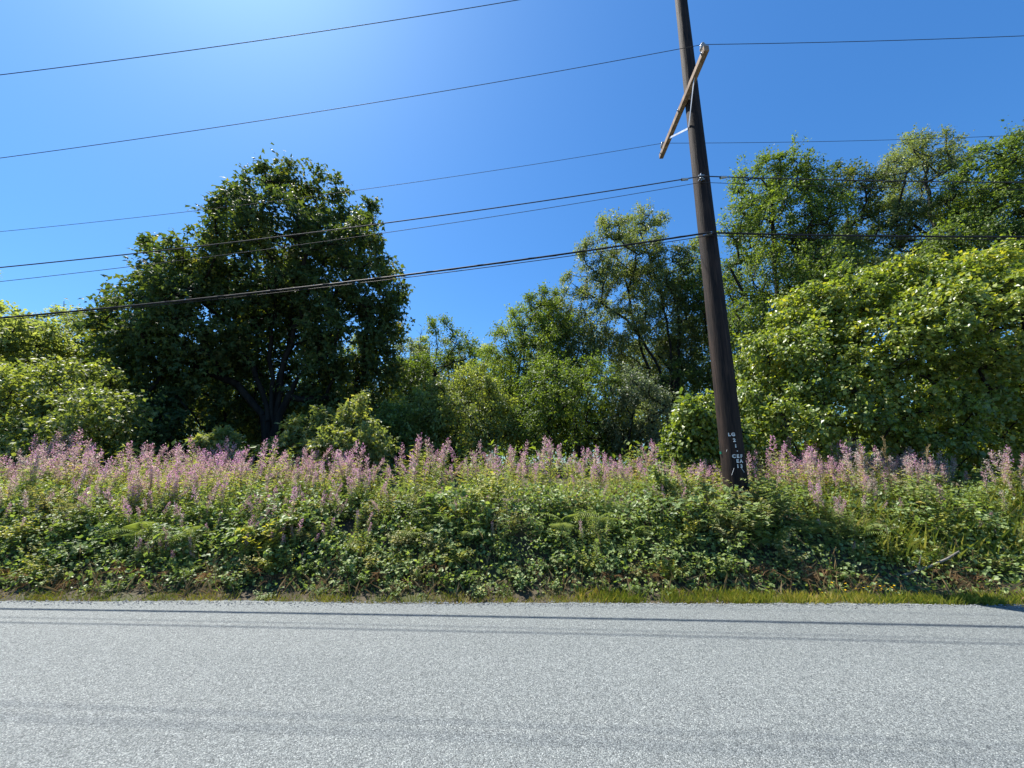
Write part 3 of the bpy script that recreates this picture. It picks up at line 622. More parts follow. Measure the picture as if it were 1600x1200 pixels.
# lettering nailed to the pole
dg = None
def letter(ch, zc_, off, size):
    cu = bpy.data.curves.new('letter', 'FONT'); cu.body = ch; cu.size = size; cu.extrude = .0015; cu.offset = .0035; cu.align_x = 'CENTER'; cu.align_y = 'CENTER'
    ob = bpy.data.objects.new('tmp', cu); C.objects.link(ob); dgp = bpy.context.evaluated_depsgraph_get(); dgp.update()
    me = bpy.data.meshes.new_from_object(ob.evaluated_get(dgp)); bpy.data.objects.remove(ob); me.materials.clear(); me.materials.append(M_LET)
    # slab serifs, as on stamped pole letters
    r = prad(zc_ - g0) + .012; ang = off / r
    nrm = to_cam * math.cos(ang) + tang * math.sin(ang); tg = tang * math.cos(ang) - to_cam * math.sin(ang)
    p = rel(np.array([PX, PY, zc_]) + nrm * r)
    o = link('letter', me, pole)
    o.matrix_local = Matrix([[tg[0], 0, nrm[0], p[0]], [tg[1], 0, nrm[1], p[1]], [tg[2], 1, nrm[2], p[2]], [0, 0, 0, 1]])
def zpix(y): return pt(1147, y, PY - .18)[2]
lh = .072
for txt, yp, o0 in (('LG', 679, .015), ('2', 688, .05), ('1', 697, .06), ('.', 703, .075), ('CEF', 713, .075), ('EA', 720.5, .09), ('13', 728.5, .085)):
    for k, chx in enumerate(txt):
        letter(chx, zpix(yp), o0 + (k - (len(txt) - 1) / 2) * .056, lh)
link('tag', build_mesh('tag', [box_block(rel(np.array([PX, PY, zpix(707)]) - tang * .17 + to_cam * .085), .014, .01, .022, np.stack([tang, -to_cam, [0, 0, 1]], 1))], M_GREEN), pole)
for yp, off, h in ((704, -.075, .035), (737, -.02, .11), (734, .12, .08)):
    ang = off / .19; nrm = to_cam * math.cos(ang) + tang * math.sin(ang); p = rel(np.array([PX, PY, zpix(yp)]) + nrm * .196); tl = tang * (.4 if off < .1 else -.5)
    link('staple', build_mesh('staple', [tubes([p - (np.array([0, 0, 1]) + tl) * h / 2], [p + (np.array([0, 0, 1]) + tl) * h / 2], .003, .003, 5)], M_LET), pole)

# ------------------------------------------------------------------ wires
def wire(label, P0, left, right, r, mat=None, name='power_line', conn=(), b=.003, Yl=None, Yr=None, lash=False):
    P0 = np.asarray(P0, float); PL = pt(left[0], left[1], Yl or P0[1]); PR = pt(right[0], right[1], Yr or P0[1])
    pts = []
    for Q, far_x in ((PL, -46), (PR, 46)):
        D = Q[0] - P0[0]; a = (Q[2] - P0[2] - b * D * D) / D; s = (Q[1] - P0[1]) / D
        dx = np.sign(D) * np.concatenate([np.linspace(0, 14, 29), np.linspace(15, 42, 19)])
        pts.append(np.stack([P0[0] + dx, P0[1] + s * dx, P0[2] + a * dx + b * dx * dx], 1))
    P = np.concatenate([pts[0][::-1], pts[1][1:]])
    o = link(name, build_mesh(name, poly_tube(P, r, 7), mat or M_WIRE, True)); tag(o, label, 'wire', 'overhead wires on the utility pole')
    for cx in conn:
        i = int(np.argmin(np.abs(P[:, 0] - cx))); q = P[i]
        j = np.array([np.interp(cx, P[:, 0], P[:, 1]) * 0 + np.interp(cx, P[:, 0], P[:, k]) for k in range(3)])
        link('connector', build_mesh('connector', [tubes([j - [.06, 0, .012]], [j + [.06, 0, -.004]], r + .016, r + .012, 8)], M_STEEL), o)
    if lash:
        n = 900; x = np.linspace(P[0, 0], P[-1, 0], n); q = np.stack([x, np.interp(x, P[:, 0], P[:, 1]), np.interp(x, P[:, 0], P[:, 2])], 1)
        ph = x * 7.0; q += np.stack([x * 0, np.cos(ph), np.sin(ph)], 1) * (r + .001)
        link('lashing_wire', build_mesh('lashing_wire', poly_tube(q, .003, 4), M_WIRE), o)
    return o
wire('topmost overhead wire running to the very top of the pole', ins_top, (0, 117), (1600, -160), .007)
wire('overhead wire on the road side insulator of the crossarm', ins_pts[0], (0, 247), (1600, 56), .005)
wire('overhead wire on the wood side insulator of the crossarm', ins_pts[1], (0, 362), (1600, 211), .005)
wire('thick neutral wire with connectors at the spool below the crossarm', pn + [0, -.03, .04], (0, 418), (1600, 285), .010, conn=(3.62 - .42, 3.62 + .30))
wire('thin service wire just below the neutral wire', pn + [0, .02, -.05], (0, 440), (1600, 296), .005)
wire('thick black lashed communication cable, lowest on the pole', pcm + [0, -.03, 0], (0, 497), (1600, 370), .016, M_CABLE, 'communication_cable', lash=True)
wire('slim black cable running just under the thick lashed cable', pcm + [0, -.02, -.055], (0, 500), (1600, 374), .007, M_CABLE, 'communication_cable')

# ------------------------------------------------------------------ the far wood, one mass
rng = np.random.default_rng(81)
n = 46000
fx = rng.uniform(-85, 85, n); fy = rng.uniform(40, 52, n)
ht = 6.0 + 2.2 * hash_noise(fx, fy * .2, .35) + 1.2 * hash_noise(fx, fy, 1.3)
fz = ground_z(fx, fy) + ht * rng.uniform(0, 1, n) ** .75
pos = np.stack([fx, fy, fz], 1)
bl = leaves('small', pos, rng.normal(0, .6, (n, 3)) + [0, 0, -.4], rng.normal(0, .5, (n, 3)) + [0, -.2, .8], rng.uniform(.35, .65, n), rng.uniform(0, 1, n), (hash_noise(fx, fz, .8) + 1) / 2)
tag(link('far_wood', build_mesh('far_wood', bl, M_ALDER)), 'far mass of dark leafy wood closing the view behind the trees', 'wood', kind='stuff')

# ------------------------------------------------------------------ fireweed
def fireweed_parts(seed, H, flower, pods, fluff, leafy=1.0):
    rng = np.random.default_rng(seed)
    z = np.linspace(0, 1, 7); lean = rng.normal(0, .06, 2)
    P = np.stack([lean[0] * z ** 2 + rng.normal(0, .008, 7) * z, lean[1] * z ** 2 + rng.normal(0, .008, 7) * z, z * H], 1)
    def at(f): return np.stack([np.interp(f, z, P[:, k]) for k in range(3)], -1)
    stem = poly_tube(P, np.linspace(.0055, .002, 7), 3, False)
    n = int(78 * leafy * H); f = np.sort(rng.uniform(.1, .72 if leafy < 1.2 else .99, n)); a = np.arange(n) * 2.399 + rng.normal(0, .3, n)
    rad = np.stack([np.cos(a), np.sin(a), np.zeros(n)], 1)
    ld = rad + np.stack([np.zeros(n), np.zeros(n), rng.uniform(-.15, .75, n)], 1)
    sz = (.18 - .11 * f) * rng.uniform(.7, 1.25, n)
    lv = leaves('lance', at(f) + rad * .004, ld, np.stack([np.zeros(n), np.zeros(n), np.ones(n)], 1) + rng.normal(0, .25, (n, 3)), sz, rng.uniform(0, 1, n), np.full(n, rng.uniform()))
    sp, pd, fl = [], [], []
    if flower:
        m = flower; f = rng.uniform(.7, .99, m); a = rng.uniform(0, 6.28, m); rad = np.stack([np.cos(a), np.sin(a), rng.uniform(-.2, .3, m)], 1)
        c = at(f) + rad * (.052 * (1.05 - f) / .3 + .012)[:, None]
        for q in range(2):
            d = unit(rng.normal(0, 1, (m, 3)) + rad * .3); sp += leaves('small', c - d * .015, d, rad + rng.normal(0, .3, (m, 3)), rng.uniform(.02, .034, m) * (1.35 - f * .6), rng.uniform(0, 1, m), np.full(m, rng.uniform()))
    if pods:
        m = pods; f = rng.uniform(.52, .92, m); a = rng.uniform(0, 6.28, m)
        d = np.stack([np.cos(a), np.sin(a), rng.uniform(.5, 1.3, m)], 1)
        pd += leaves('lance', at(f), d, rng.normal(0, 1, (m, 3)), rng.uniform(.05, .085, m), rng.uniform(0, 1, m), np.full(m, rng.uniform()))
    if fluff:
        m = fluff; f = rng.uniform(.6, .97, m); c = at(f) + rng.normal(0, .03, (m, 3))
        fl += leaves('small', c, rng.normal(0, 1, (m, 3)), rng.normal(0, 1, (m, 3)), rng.uniform(.018, .04, m), rng.uniform(0, 1, m), np.full(m, .5))
    return stem, lv, sp, pd, fl
FW = []
specs = [(1.0, 46, 40, 2), (1.1, 34, 52, 4), (.95, 22, 66, 10), (1.05, 12, 70, 18), (1.0, 0, 50, 52), (.9, 0, 6, 0), (1.08, 52, 30, 0), (1.0, 28, 60, 6)]
for k, (H, a, b, c_) in enumerate(specs):
    st, lv, sp, pd, fl = fireweed_parts(100 + k, H, a, b, c_, 1.35 if a == 0 and c_ == 0 else 1.0)
    FW.append(dict(raw=(st, lv, sp, pd, fl), stem=build_mesh('stem', st, M_REDSTEM), leaves=build_mesh('leaves', lv, M_FW_LEAF),
                   flower_spike=build_mesh('flower_spike', sp, M_PINK) if sp else None, seed_pods=build_mesh('seed_pods', pd, M_POD) if pd else None,
                   seed_fluff=build_mesh('seed_fluff', fl, M_FLUFF) if fl else None))
FW_N = {0: 'fireweed in full pink bloom', 6: 'fireweed in full pink bloom', 1: 'fireweed with pink flowers over reddish pods', 7: 'fireweed with pink flowers over reddish pods', 2: 'fading fireweed mostly in reddish pod',
        3: 'fading fireweed with small pink tip', 4: 'fireweed gone to whitish seed fluff', 5: 'leafy flowerless fireweed'}
def zone(x):
    for lim, w in ((-6.4, 'below the broad roadside shrub'), (-3.1, 'in front of the big dark maple'), (-1.9, 'near the bronze young maple'), (1.3, 'in front of the willow shrubs'),
                   (2.9, 'near the small leafy shrub'), (4.4, 'beside the utility pole'), (99, 'in front of the huge hazel bush')):
        if x < lim: return w
rng = np.random.default_rng(91)
cand = []
tufts = []
while len(tufts) < 285:
    y = 5.75 + 3.5 * rng.uniform(0, 1) ** 1.1; x = rng.uniform(-1.7, 1.4) * y
    if x > 8.6 or (abs(x - PX) < .4 and abs(y - PY) < .4): continue
    px_ = 800 + F_PX * x / (y * CP - .1)
    dens = .62 + .6 * float(hash_noise(np.array(x * 1.3), np.array(y * 1.5), 1.0))
    if y < 6.2: dens *= .8 if px_ < 620 else .5
    if px_ > 1370: dens *= .45
    elif px_ > 1040 and px_ < 1130: dens *= .6
    if 620 < px_ < 1040: dens *= .35 if y < 6.6 else .55
    if 100 < px_ < 620: dens *= 1.7
    if rng.uniform() > dens: continue
    if min(((x - a[0]) ** 2 + (y - a[1]) ** 2 for a in tufts), default=9) < .035: continue
    tufts.append((x, y))
for (x, y) in tufts:
    hk = rng.uniform(.58, 1.14); pk = rng.uniform(-1, 1)
    for q in range(int(rng.integers(4, 13))):
        r_, a_ = abs(rng.normal(0, .2)), rng.uniform(0, 6.28); xx, yy = x + r_ * math.cos(a_) * 1.25, y + r_ * math.sin(a_)
        if yy < 5.6 or (PX - .3 < xx < PX + .25 and PY - .5 < yy < PY + .25): continue
        cand.append((xx, yy, hk * (1.08 - .9 * r_), pk, math.cos(a_) * r_, math.sin(a_) * r_))
cand.sort(key=lambda c: c[1] + rng.uniform(0, .5) + (50 if abs(c[0]) > 1.36 * c[1] else 0))
extra = {'stem': [], 'leaves': [], 'flower_spike': [], 'seed_pods': [], 'seed_fluff': []}
MAT_P = dict(stem=M_REDSTEM, leaves=M_FW_LEAF, flower_spike=M_PINK, seed_pods=M_POD, seed_fluff=M_FLUFF)
for i, (x, y, hk, pk, lx, ly) in enumerate(cand):
    h = np.interp(y, [5.7, 6.1, 6.7, 7.6, 9.2], [.5, .66, .88, 1.02, 1.0]) * hk * rng.uniform(.8, 1.12)
    pn_ = pk + .5 * float(hash_noise(np.array(x * .8 + 3), np.array(y * .9), 1.1))
    px_ = 800 + F_PX * x / (y * CP - .1)
    if px_ < 130: ch = [2, 3, 3, 4, 1, 5]
    elif px_ > 1340: ch = [4, 4, 3, 3, 1]
    elif pn_ > .25: ch = [0, 6, 1, 7, 7, 2, 3, 5]
    elif pn_ > -.2: ch = [1, 7, 2, 3, 5, 5, 2, 3]
    else: ch = [5, 5, 5, 5, 3, 2, 1]
    if y < 6.3: ch = ch + [5] * (1 if px_ < 620 else 6)
    k = int(rng.choice(ch)); w = FW[k]; z0 = gz(x, y) - .02; rz = rng.uniform(0, 6.28); tx, ty = rng.normal(0, .15) - ly * 1.1, rng.normal(0, .15) + lx * 1.1
    R = (Matrix.Translation((x, y, z0)) @ Matrix.Rotation(tx, 4, 'X') @ Matrix.Rotation(ty, 4, 'Y') @ Matrix.Rotation(rz, 4, 'Z') @ Matrix.Scale(h, 4))
    if i < 290:
        lab_ = FW_N[k] + (' low down ' if y < 6.05 else ' ') + zone(x)
        o = thing('fireweed_plant', lab_, 'wildflower', (x, y, z0), lab_); o.matrix_world = R
        for nm in extra:
            if w[nm] is not None:
                q_ = link(nm, w[nm], o)
                if nm != 'stem': q_['kind'] = 'stuff'
    else:
        Rn = np.array(R)
        for nm, blk in zip(extra, w['raw']):
            for b_ in blk:
                if nm == 'leaves': k_ = (np.arange(len(b_[1])) // 2) % 2 == 0; b_ = (b_[0], b_[1][k_], b_[2][k_], b_[3][k_])
                v = b_[0].reshape(-1, 3) @ Rn[:3, :3].T + Rn[:3, 3]
                extra[nm].append((v, b_[1]) + ((b_[2], np.full(len(b_[1]), rng.uniform())) if len(b_) > 2 else ()))
blk = []
for q, nm in enumerate(extra): blk += [(b_[0], b_[1], b_[2] if len(b_) > 2 else None, b_[3] if len(b_) > 2 else None, q) for b_ in extra[nm]]
tag(link('fireweed_stand', build_mesh('fireweed_stand', blk, [MAT_P[nm] for nm in extra])), 'hazy mass of pink fireweed filling the bank top behind the front plants', 'wildflowers', kind='stuff')

# ------------------------------------------------------------------ brambles
def bramble_proto(seed, R, H, nl=150, lsz=.07):
    rng = np.random.default_rng(seed); canes, lv = [], []
    nc = 11
    for k in range(nc):
        a = rng.uniform(0, 6.28); l = R * rng.uniform(.7, 1.3); h = H * rng.uniform(.55, 1.1)
        s = np.linspace(0, 1, 8); bow = np.stack([np.cos(a) * l * s, np.sin(a) * l * s, h * np.sin(s * rng.uniform(1.9, 2.7)) / 1.0], 1) + rng.normal(0, .02, (8, 3))
        bow[:, 2] = np.maximum(bow[:, 2], .01); canes += poly_tube(bow, np.linspace(.006, .003, 8), 4, False)
        n = nl // nc; f = rng.uniform(.12, 1, n); c = np.stack([np.interp(f, s, bow[:, q]) for q in range(3)], 1) + rng.normal(0, .045, (n, 3)); c[:, 2] = np.maximum(c[:, 2], .015)
        yaw = rng.uniform(0, 6.28, n); d0 = np.stack([np.cos(yaw), np.sin(yaw), rng.uniform(-.35, .35, n)], 1)
        nrm = np.stack([np.zeros(n), np.zeros(n), np.ones(n)], 1) + rng.normal(0, .4, (n, 3)); sd = np.cross(d0, nrm); cr = np.full(n, rng.uniform()); rr = rng.uniform(0, 1, n); sz = lsz * rng.uniform(.65, 1.25, n)
        for dd, kk in ((d0, 1.0), (d0 * .35 + sd, .85), (d0 * .35 - sd, .85)):
            lv += leaves('ovate', c, dd, nrm, sz * kk, rr, cr)
    return build_mesh('canes', canes, M_STEM), build_mesh('leaves', lv, M_BRAMBLE)
BR = [bramble_proto(120 + k, .46, .42, 165, .075 if k % 2 else .06) for k in range(6)]
rng = np.random.default_rng(93)
spots = []
while len(spots) < 132:
    y = 5.14 + 1.36 * rng.uniform(0, 1) ** 1.4; x = rng.uniform(-1.6, 1.5) * y
    if y < 5.4 and x > 3: continue
    if min(((x - a) ** 2 + (y - b) ** 2 for a, b in spots), default=9) < .055: continue
    if hash_noise(np.array(x), np.array(y * 2), .7) < -.25 and y < 5.9 and rng.uniform() < .8: continue
    if abs(x - PX) < .3 and abs(y - PY) < .3: continue
    spots.append((x, y))
for x, y in spots:
    c_, l_ = BR[rng.integers(6)]; lump = float(hash_noise(np.array(x * 1.15 + .6), np.array(y * .8), 1.0)); s = np.interp(y, [5.2, 5.45, 5.8, 6.5], [.3, .46, .68, .82]) * rng.uniform(.7, 1.2) * (1 + .5 * lump)
    lab_ = ('small bramble clump by the verge ' if y < 5.65 else 'bramble clump midway up the bank ' if y < 6.05 else 'larger bramble clump among fireweed stems ') + zone(x)
    o = thing('bramble_clump', lab_, 'bramble', (x, y, gz(x, y) - .02), lab_); o.rotation_euler = (rng.normal(.1, .12), rng.normal(0, .1), rng.uniform(0, 6.28)); o.scale = (s, s, s * rng.uniform(.85, 1.2))
    link('canes', c_, o); link('leaves', l_, o)

# ------------------------------------------------------------------ bushy weeds
M_WEED = [leaf_mat('weed_leaf_yellow', [(.1, (.075, .085, .022)), (.5, (.14, .15, .032)), (.9, (.25, .23, .05))], .42, (1.5, 1.45, .5), .42, .5, 2.1),
          leaf_mat('weed_leaf_green', [(.1, (.046, .066, .022)), (.5, (.09, .118, .038)), (.9, (.165, .19, .06))], .4, (1.6, 1.6, .6), .42, .5, 2.1),
          leaf_mat('weed_leaf_olive', [(.1, (.060, .066, .03)), (.5, (.12, .122, .052)), (.9, (.22, .2, .09))], .38, (1.5, 1.45, .6), .45, .45, 2.1)]
def weed_proto(seed, kind, mat, lsz, ns=20, nl=26):
    rng = np.random.default_rng(seed); st, lv = [], []
    for k in range(ns):
        a = rng.uniform(0, 6.28); out = rng.uniform(.08, .62); h = rng.uniform(.55, 1.0) * (1 - .35 * out); s = np.linspace(0, 1, 6)
        P = np.stack([math.cos(a) * out * s ** 1.4, math.sin(a) * out * s ** 1.4, h * (1.25 * s - .25 * s ** 3)], 1) + rng.normal(0, .012, (6, 3)); P[0] = (rng.normal(0, .04), rng.normal(0, .04), 0)
        st += poly_tube(P, np.linspace(.005, .002, 6), 3, False); f = rng.uniform(.2, 1.0, nl) ** .8; c = np.stack([np.interp(f, s, P[:, q]) for q in range(3)], 1) + rng.normal(0, .018, (nl, 3))
        b = rng.uniform(0, 6.28, nl); d = np.stack([np.cos(b), np.sin(b), rng.uniform(-.5, .6, nl)], 1)
        lv += leaves(kind, c, d, rng.normal(0, .45, (nl, 3)) + [0, 0, .9], lsz * rng.uniform(.6, 1.3, nl) * (1.15 - .4 * f), rng.uniform(0, 1, nl), np.full(nl, rng.uniform()))
    return build_mesh('stems', st, M_STEM), build_mesh('leaves', lv, mat)
WD = [weed_proto(180 + k, ('lance', 'ovate', 'small')[k % 3], M_WEED[(k // 3 + k) % 3], (.13, .085, .08)[k % 3]) for k in range(9)]
WN = {0: 'bushy yellow-green weed', 1: 'bushy mid green weed', 2: 'bushy olive weed'}
rng = np.random.default_rng(94); spots = []
while len(spots) < 150:
    y = 5.45 + 2.4 * rng.uniform(0, 1) ** 1.7; x = rng.uniform(-1.6, 1.5) * y
    if min(((x - a) ** 2 + (y - b) ** 2 for a, b in spots), default=9) < .07: continue
    if abs(x - PX) < .3 and abs(y - PY) < .4 and y > PY - .1: continue
    spots.append((x, y))
spots += [(PX - .3, PY - .42), (PX + .12, PY - .38), (PX + .42, PY - .3), (PX - .1, PY - .6), (PX - .12, PY - .3)]
for x, y in spots:
    k = int(rng.integers(9)); st_, lv_ = WD[k]; s_ = np.interp(y, [5.45, 5.8, 6.4, 8.5], [.3, .45, .6, .6]) * rng.uniform(.75, 1.25) * (1 + .5 * float(hash_noise(np.array(x * 1.15 + .6), np.array(y * .8), 1.0)))
    if abs(x - PX) < .5 and PY - .7 < y < PY: s_ = .85
    lab_ = WN[(k // 3 + k) % 3] + (' low on the bank ' if y < 5.9 else ' on the bank shoulder ' if y < 6.6 else ' on the bank top ') + zone(x)
    o = thing('bushy_weed', lab_, 'weed', (x, y, gz(x, y) - .02), lab_); o.rotation_euler = (rng.normal(.08, .1), rng.normal(0, .1), rng.uniform(0, 6.28)); o.scale = (s_ * 1.1, s_ * 1.1, s_)
    link('stems', st_, o); link('leaves', lv_, o)['kind'] = 'stuff'

# ------------------------------------------------------------------ ferns
def frond_mesh(seed, mat, ln=.75):
    rng = np.random.default_rng(seed); s = np.linspace(0, 1, 24)  # rachis
    rise = rng.uniform(.75, 1.0) * (.7 if mat is M_DEAD else 1); P = np.stack([np.zeros(24), ln * (.35 * s + .45 * s ** 2), ln * rise * (1.25 * s - .85 * s ** 2)], 1); P[:, 0] += .06 * ln * np.sin(s * 3) * rng.normal()
    blk = poly_tube(P, np.linspace(.004, .0012, 24), 3, False); tan = unit(np.gradient(P, axis=0))
    for sg in (-1, 1):
        i = np.arange(4, 24); w = ln * .24 * np.sin(np.clip((s[i] - .12) / .88, 0, 1) ** .6 * math.pi * .96 + .05) + .01
        d = np.stack([np.full(len(i), sg * 1.0), np.zeros(len(i)), np.full(len(i), -.12)], 1) + tan[i] * .35
        nn = np.cross(np.stack([np.ones(len(i)), np.zeros(len(i)), np.zeros(len(i))], 1), tan[i])
        if mat is M_DEAD: d = d + rng.normal(0, .5, d.shape); w = w * rng.uniform(.4, .9, len(w)); nn = nn + rng.normal(0, .6, nn.shape)
        lv = leaves('pinna', P[i], d, nn, w, rng.uniform(0, 1, len(i)), np.full(len(i), rng.uniform()))
        for b_ in lv: blk.append(b_)
    return build_mesh('frond', blk, mat)
FR_G = [frond_mesh(140 + k, M_FERN, .8) for k in range(5)]; FR_D = [frond_mesh(150 + k, M_DEAD, .7) for k in range(5)]
def fern(px_, py_, Yf, dead, n, sc, label, group):
    p = pt(px_, py_, Yf); z = gz(p[0], Yf) - .02
    label = label + ' ' + zone(p[0]); o = thing('dead_fern' if dead else 'fern', label, 'fern', (p[0], Yf, z), label); o.rotation_euler = (.12, 0, 0); o.scale = (sc, sc, sc)
    for k in range(n):
        f = link('frond', (FR_D if dead else FR_G)[int(rng.integers(5))], o); f.rotation_euler = (rng.uniform(-.35, .35) + (-.2 if dead else 0), rng.normal(0, .12), k / n * 6.28 + rng.normal(0, .25)); q = rng.uniform(.75, 1.15); f.scale = (q, q, q)
for a, b, c_, s in [(690, 790, 6.2, .95), (660, 800, 6.05, .75), (735, 805, 6.0, .7), (880, 800, 6.15, .9), (935, 790, 6.25, .95), (985, 805, 6.05, .7), (230, 830, 6.1, 1.0), (300, 830, 6.0, .95), (1260, 830, 6.0, .7), (1330, 830, 5.95, .75), (1200, 835, 5.9, .7)]:
    fern(a, b, c_, False, 11, s, 'green arching fern on the bank', 'green ferns on the bank')
for a, b, c_, s in [(30, 880, 5.55, .8), (70, 890, 5.5, .75), (210, 885, 5.6, .8), (260, 880, 5.55, .75), (390, 875, 5.6, .85), (450, 880, 5.6, .8), (330, 880, 5.55, .7), (610, 880, 5.55, .8), (655, 885, 5.5, .75), (700, 875, 5.65, .8), (830, 880, 5.6, .7),
                    (960, 890, 5.5, .75), (1010, 880, 5.55, .7), (1170, 880, 5.55, .9), (1220, 875, 5.6, .9), (1260, 885, 5.5, .8), (1330, 880, 5.5, .7), (1460, 870, 5.5, .8), (1500, 880, 5.45, .8), (120, 885, 5.5, .7)]:
    fern(a, b, c_, True, 9, s, 'brown dead fern low on the bank', 'dead ferns low on the bank')

# ------------------------------------------------------------------ grass, undergrowth, little flowers
rng = np.random.default_rng(95)
def grass_block(n, xr, yoff, hr, kind='blade', lean=.35):
    x = rng.uniform(*xr, n); y = edge_y(x) + rng.uniform(*yoff, n); keep = rng.uniform(0, 1, n) < .42 + .8 * hash_noise(x, y, 2.3); x, y = x[keep], y[keep]; n = len(x)
    a = rng.uniform(0, 6.28, n); lk = lean * rng.uniform(0, 2, n) ** 1.3; d = np.stack([np.cos(a) * lk, np.sin(a) * lk, np.ones(n)], 1)
    nr = np.stack([np.cos(a), np.sin(a), np.zeros(n)], 1); h = rng.uniform(*hr, n)
    p = np.stack([x, y, ground_z(x, y) - .01], 1)
    return leaves(kind, p, d, nr, h, rng.uniform(0, 1, n), (hash_noise(x, y, 1.1) + 1) / 2)
bl = grass_block(16000, (2.6, 8.5), (-.03, .2), (.04, .17)) + grass_block(5000, (.8, 3.4), (.02, .25), (.05, .16)) + grass_block(9000, (-8.5, 1.5), (-.02, .22), (.03, .12)) + grass_block(5000, (5.0, 9.5), (.7, 1.8), (.25, .5))
tag(link('verge_grass', build_mesh('verge_grass', bl, M_GRASS)), 'green and yellow grass along the foot of the bank', 'grass', kind='stuff')
bl = grass_block(3200, (-8.5, 3), (-.03, .22), (.03, .11)) + grass_block(2600, (-8.5, 8.5), (.15, .7), (.12, .3), lean=.55)
tag(link('dry_grass', build_mesh('dry_grass', bl, M_STRAW)), 'dry straw coloured grass at the road edge and low bank', 'grass', kind='stuff')

n = 60000
x = rng.uniform(-14, 13, n); y = edge_y(x) + .25 + rng.uniform(0, 1, n) ** .8 * 1.7
keep = hash_noise(x, y * 1.5, 1.4) > -.6; x, y = x[keep], y[keep]; n = len(x)
p = np.stack([x, y, ground_z(x, y) + rng.uniform(0, 1, n) ** 1.5 * np.interp(y, [5.2, 5.5, 6.0, 6.6], [.1, .3, .38, .4])], 1)
bl = leaves('broad', p, rng.normal(0, .7, (n, 3)), rng.normal(0, .4, (n, 3)) + [0, -.1, .9], rng.uniform(.03, .075, n), rng.uniform(0, 1, n), (hash_noise(x, y, 2.0) + 1) / 2)
tag(link('undergrowth', build_mesh('undergrowth', bl, M_BRAMBLE)), 'low mixed green weeds filling the bank under the brambles', 'undergrowth', kind='stuff')
n = 15000
x = rng.uniform(-22, 22, n); y = rng.uniform(8.5, 24, n); s_ = rng.uniform(.08, .2, n)
p = np.stack([x, y, ground_z(x, y) + rng.uniform(0, 1, n) ** 1.4 * 1.1], 1)
bl = leaves('small', p, rng.normal(0, .7, (n, 3)), rng.normal(0, .4, (n, 3)) + [0, 0, .9], s_, rng.uniform(0, 1, n), (hash_noise(x, y, 1.0) + 1) / 2)
tag(link('undergrowth', build_mesh('undergrowth', bl, M_ALDER)), 'leafy woodland undergrowth on the shaded ground between the trees', 'undergrowth', kind='stuff')

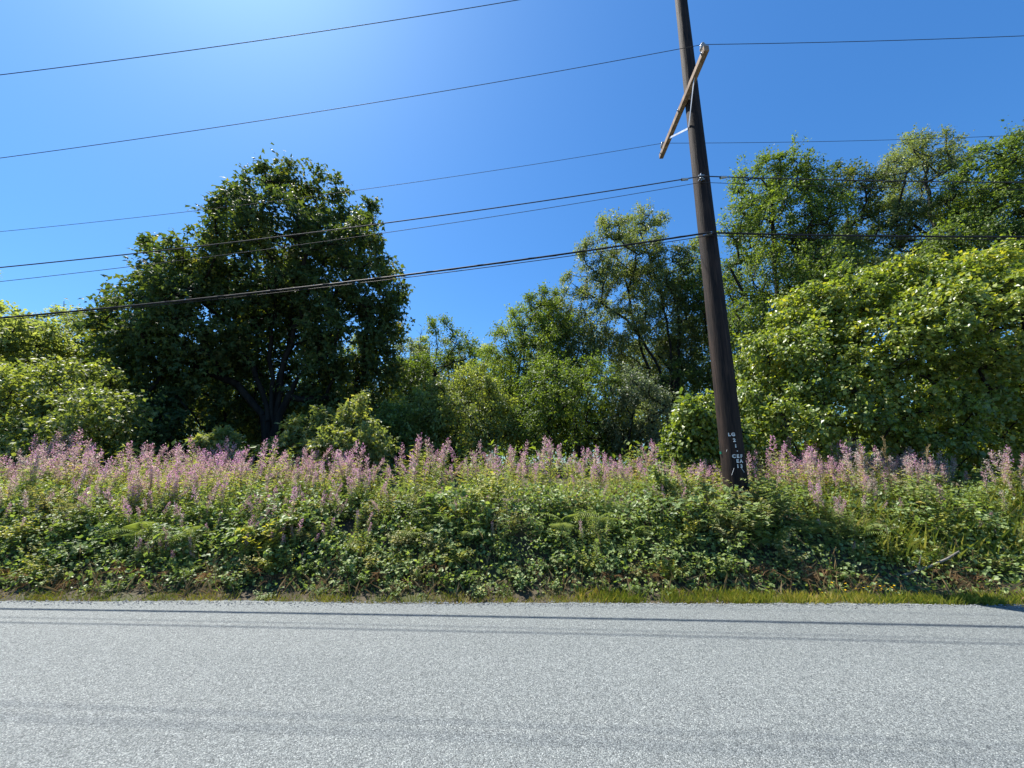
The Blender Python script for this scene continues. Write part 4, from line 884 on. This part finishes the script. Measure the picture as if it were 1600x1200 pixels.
# tall seeding grasses standing singly
def seed_grass(seed):
    rng = np.random.default_rng(seed); s = np.linspace(0, 1, 8); P = np.stack([.12 * s ** 2 * rng.normal(), .12 * s ** 2 * rng.normal(), s * .8], 1)
    blk = poly_tube(P, np.linspace(.003, .0015, 8), 3, False); n = 46; f = rng.uniform(.78, 1.0, n); c = np.stack([np.interp(f, s, P[:, k]) for k in range(3)], 1)
    hd = leaves('lance', c, rng.normal(0, .35, (n, 3)) + [0, 0, 1], rng.normal(0, 1, (n, 3)), rng.uniform(.025, .05, n), rng.uniform(0, 1, n), np.full(n, .5))
    return build_mesh('stalk', blk, M_STRAW), build_mesh('seed_head', hd, M_STRAW)
SG = [seed_grass(160 + k) for k in range(4)]
for px_, Yg, sc in [(1395, 6.4, 1.35), (1412, 6.5, 1.5), (1420, 6.45, 1.3), (1460, 6.6, 1.6), (1445, 6.4, 1.2), (1280, 5.5, .65), (1285, 5.5, .55), (1500, 5.5, .6), (1508, 5.5, .7), (1520, 5.45, .5), (1240, 5.4, .6), (1355, 5.5, .6), (1390, 5.6, .7), (945, 5.5, .7), (775, 5.6, .8), (770, 5.6, .7), (1010, 5.45, .5), (1150, 5.5, .6), (420, 5.5, .5), (130, 5.5, .6), (300, 5.5, .55), (560, 5.5, .5)]:
    p = pt(px_, 860, Yg); a, b = SG[int(rng.integers(4))]
    lab_ = ('tall' if sc > 1 else 'short') + ' straw coloured seeding grass stalk ' + zone(p[0]); o = thing('grass_stalk', lab_, 'grass stalk', (p[0], Yg, gz(p[0], Yg) - .01), lab_); o.rotation_euler = (rng.normal(0, .12), rng.normal(0, .15), rng.uniform(0, 6.28)); o.scale = (sc, sc, sc)
    link('stalk', a, o); link('seed_head', b, o)
def yellow_flower(seed):
    rng = np.random.default_rng(seed); h = .22; n = 12; a = np.arange(n) / n * 6.28; d = np.stack([np.cos(a), np.sin(a), np.full(n, .25)], 1)
    st = poly_tube(np.array([[0, 0, 0], [.01, 0, h * .5], [0, .01, h]]), .0022, 4, False)
    fl = leaves('small', np.tile([0, .01, h], (n, 1)), d, np.tile([0, 0, 1.], (n, 1)), rng.uniform(.018, .024, n), rng.uniform(0, 1, n), np.full(n, .5))
    return build_mesh('stem', st, M_STEM), build_mesh('petals', fl, M_YELLOW)
YF = [yellow_flower(170 + k) for k in range(3)]
for k in range(34):
    px_ = rng.normal(1365, 26) if k < 24 else rng.uniform(1210, 1590); Yg = 4.98 + rng.uniform(.1, .38) - .05; p = pt(px_, 920, Yg); a, b = YF[k % 3]
    sc = rng.uniform(.4, .75)
    o = thing('yellow_flower', 'tiny yellow hawkbit flower in the green verge grass', 'flower', (p[0], Yg, gz(p[0], Yg) - .01), 'yellow flowers in the verge'); o.rotation_euler = (rng.normal(.2, .15), rng.normal(0, .15), rng.uniform(0, 6.28)); o.scale = (sc, sc, sc)
    link('stem', a, o); link('petals', b, o)

# fallen branch lying in the bank's foot
p = pt(1445, 885, 5.45); z_ = gz(p[0], 5.45) + .12; rng = np.random.default_rng(99)
P = np.array([p[0], 5.45, z_]) + np.array([[-.28, .05, -.08], [-.1, .02, -.01], [.1, .0, .06], [.3, -.02, .15], [.46, -.03, .24]])
o = thing('fallen_branch', 'broken grey branch lying in the brown ferns above the green verge', 'branch', P[0])
link('wood', build_mesh('wood', poly_tube(P - P[0], np.array([.017, .016, .014, .013, .009]), 7), M_SNAG, True), o)
link('twig', build_mesh('twig', poly_tube(np.array([P[1], P[1] + [.05, -.02, .12], P[1] + [.07, -.03, .2]]) - P[0], np.array([.008, .006, .003]), 5), M_SNAG, True), o)
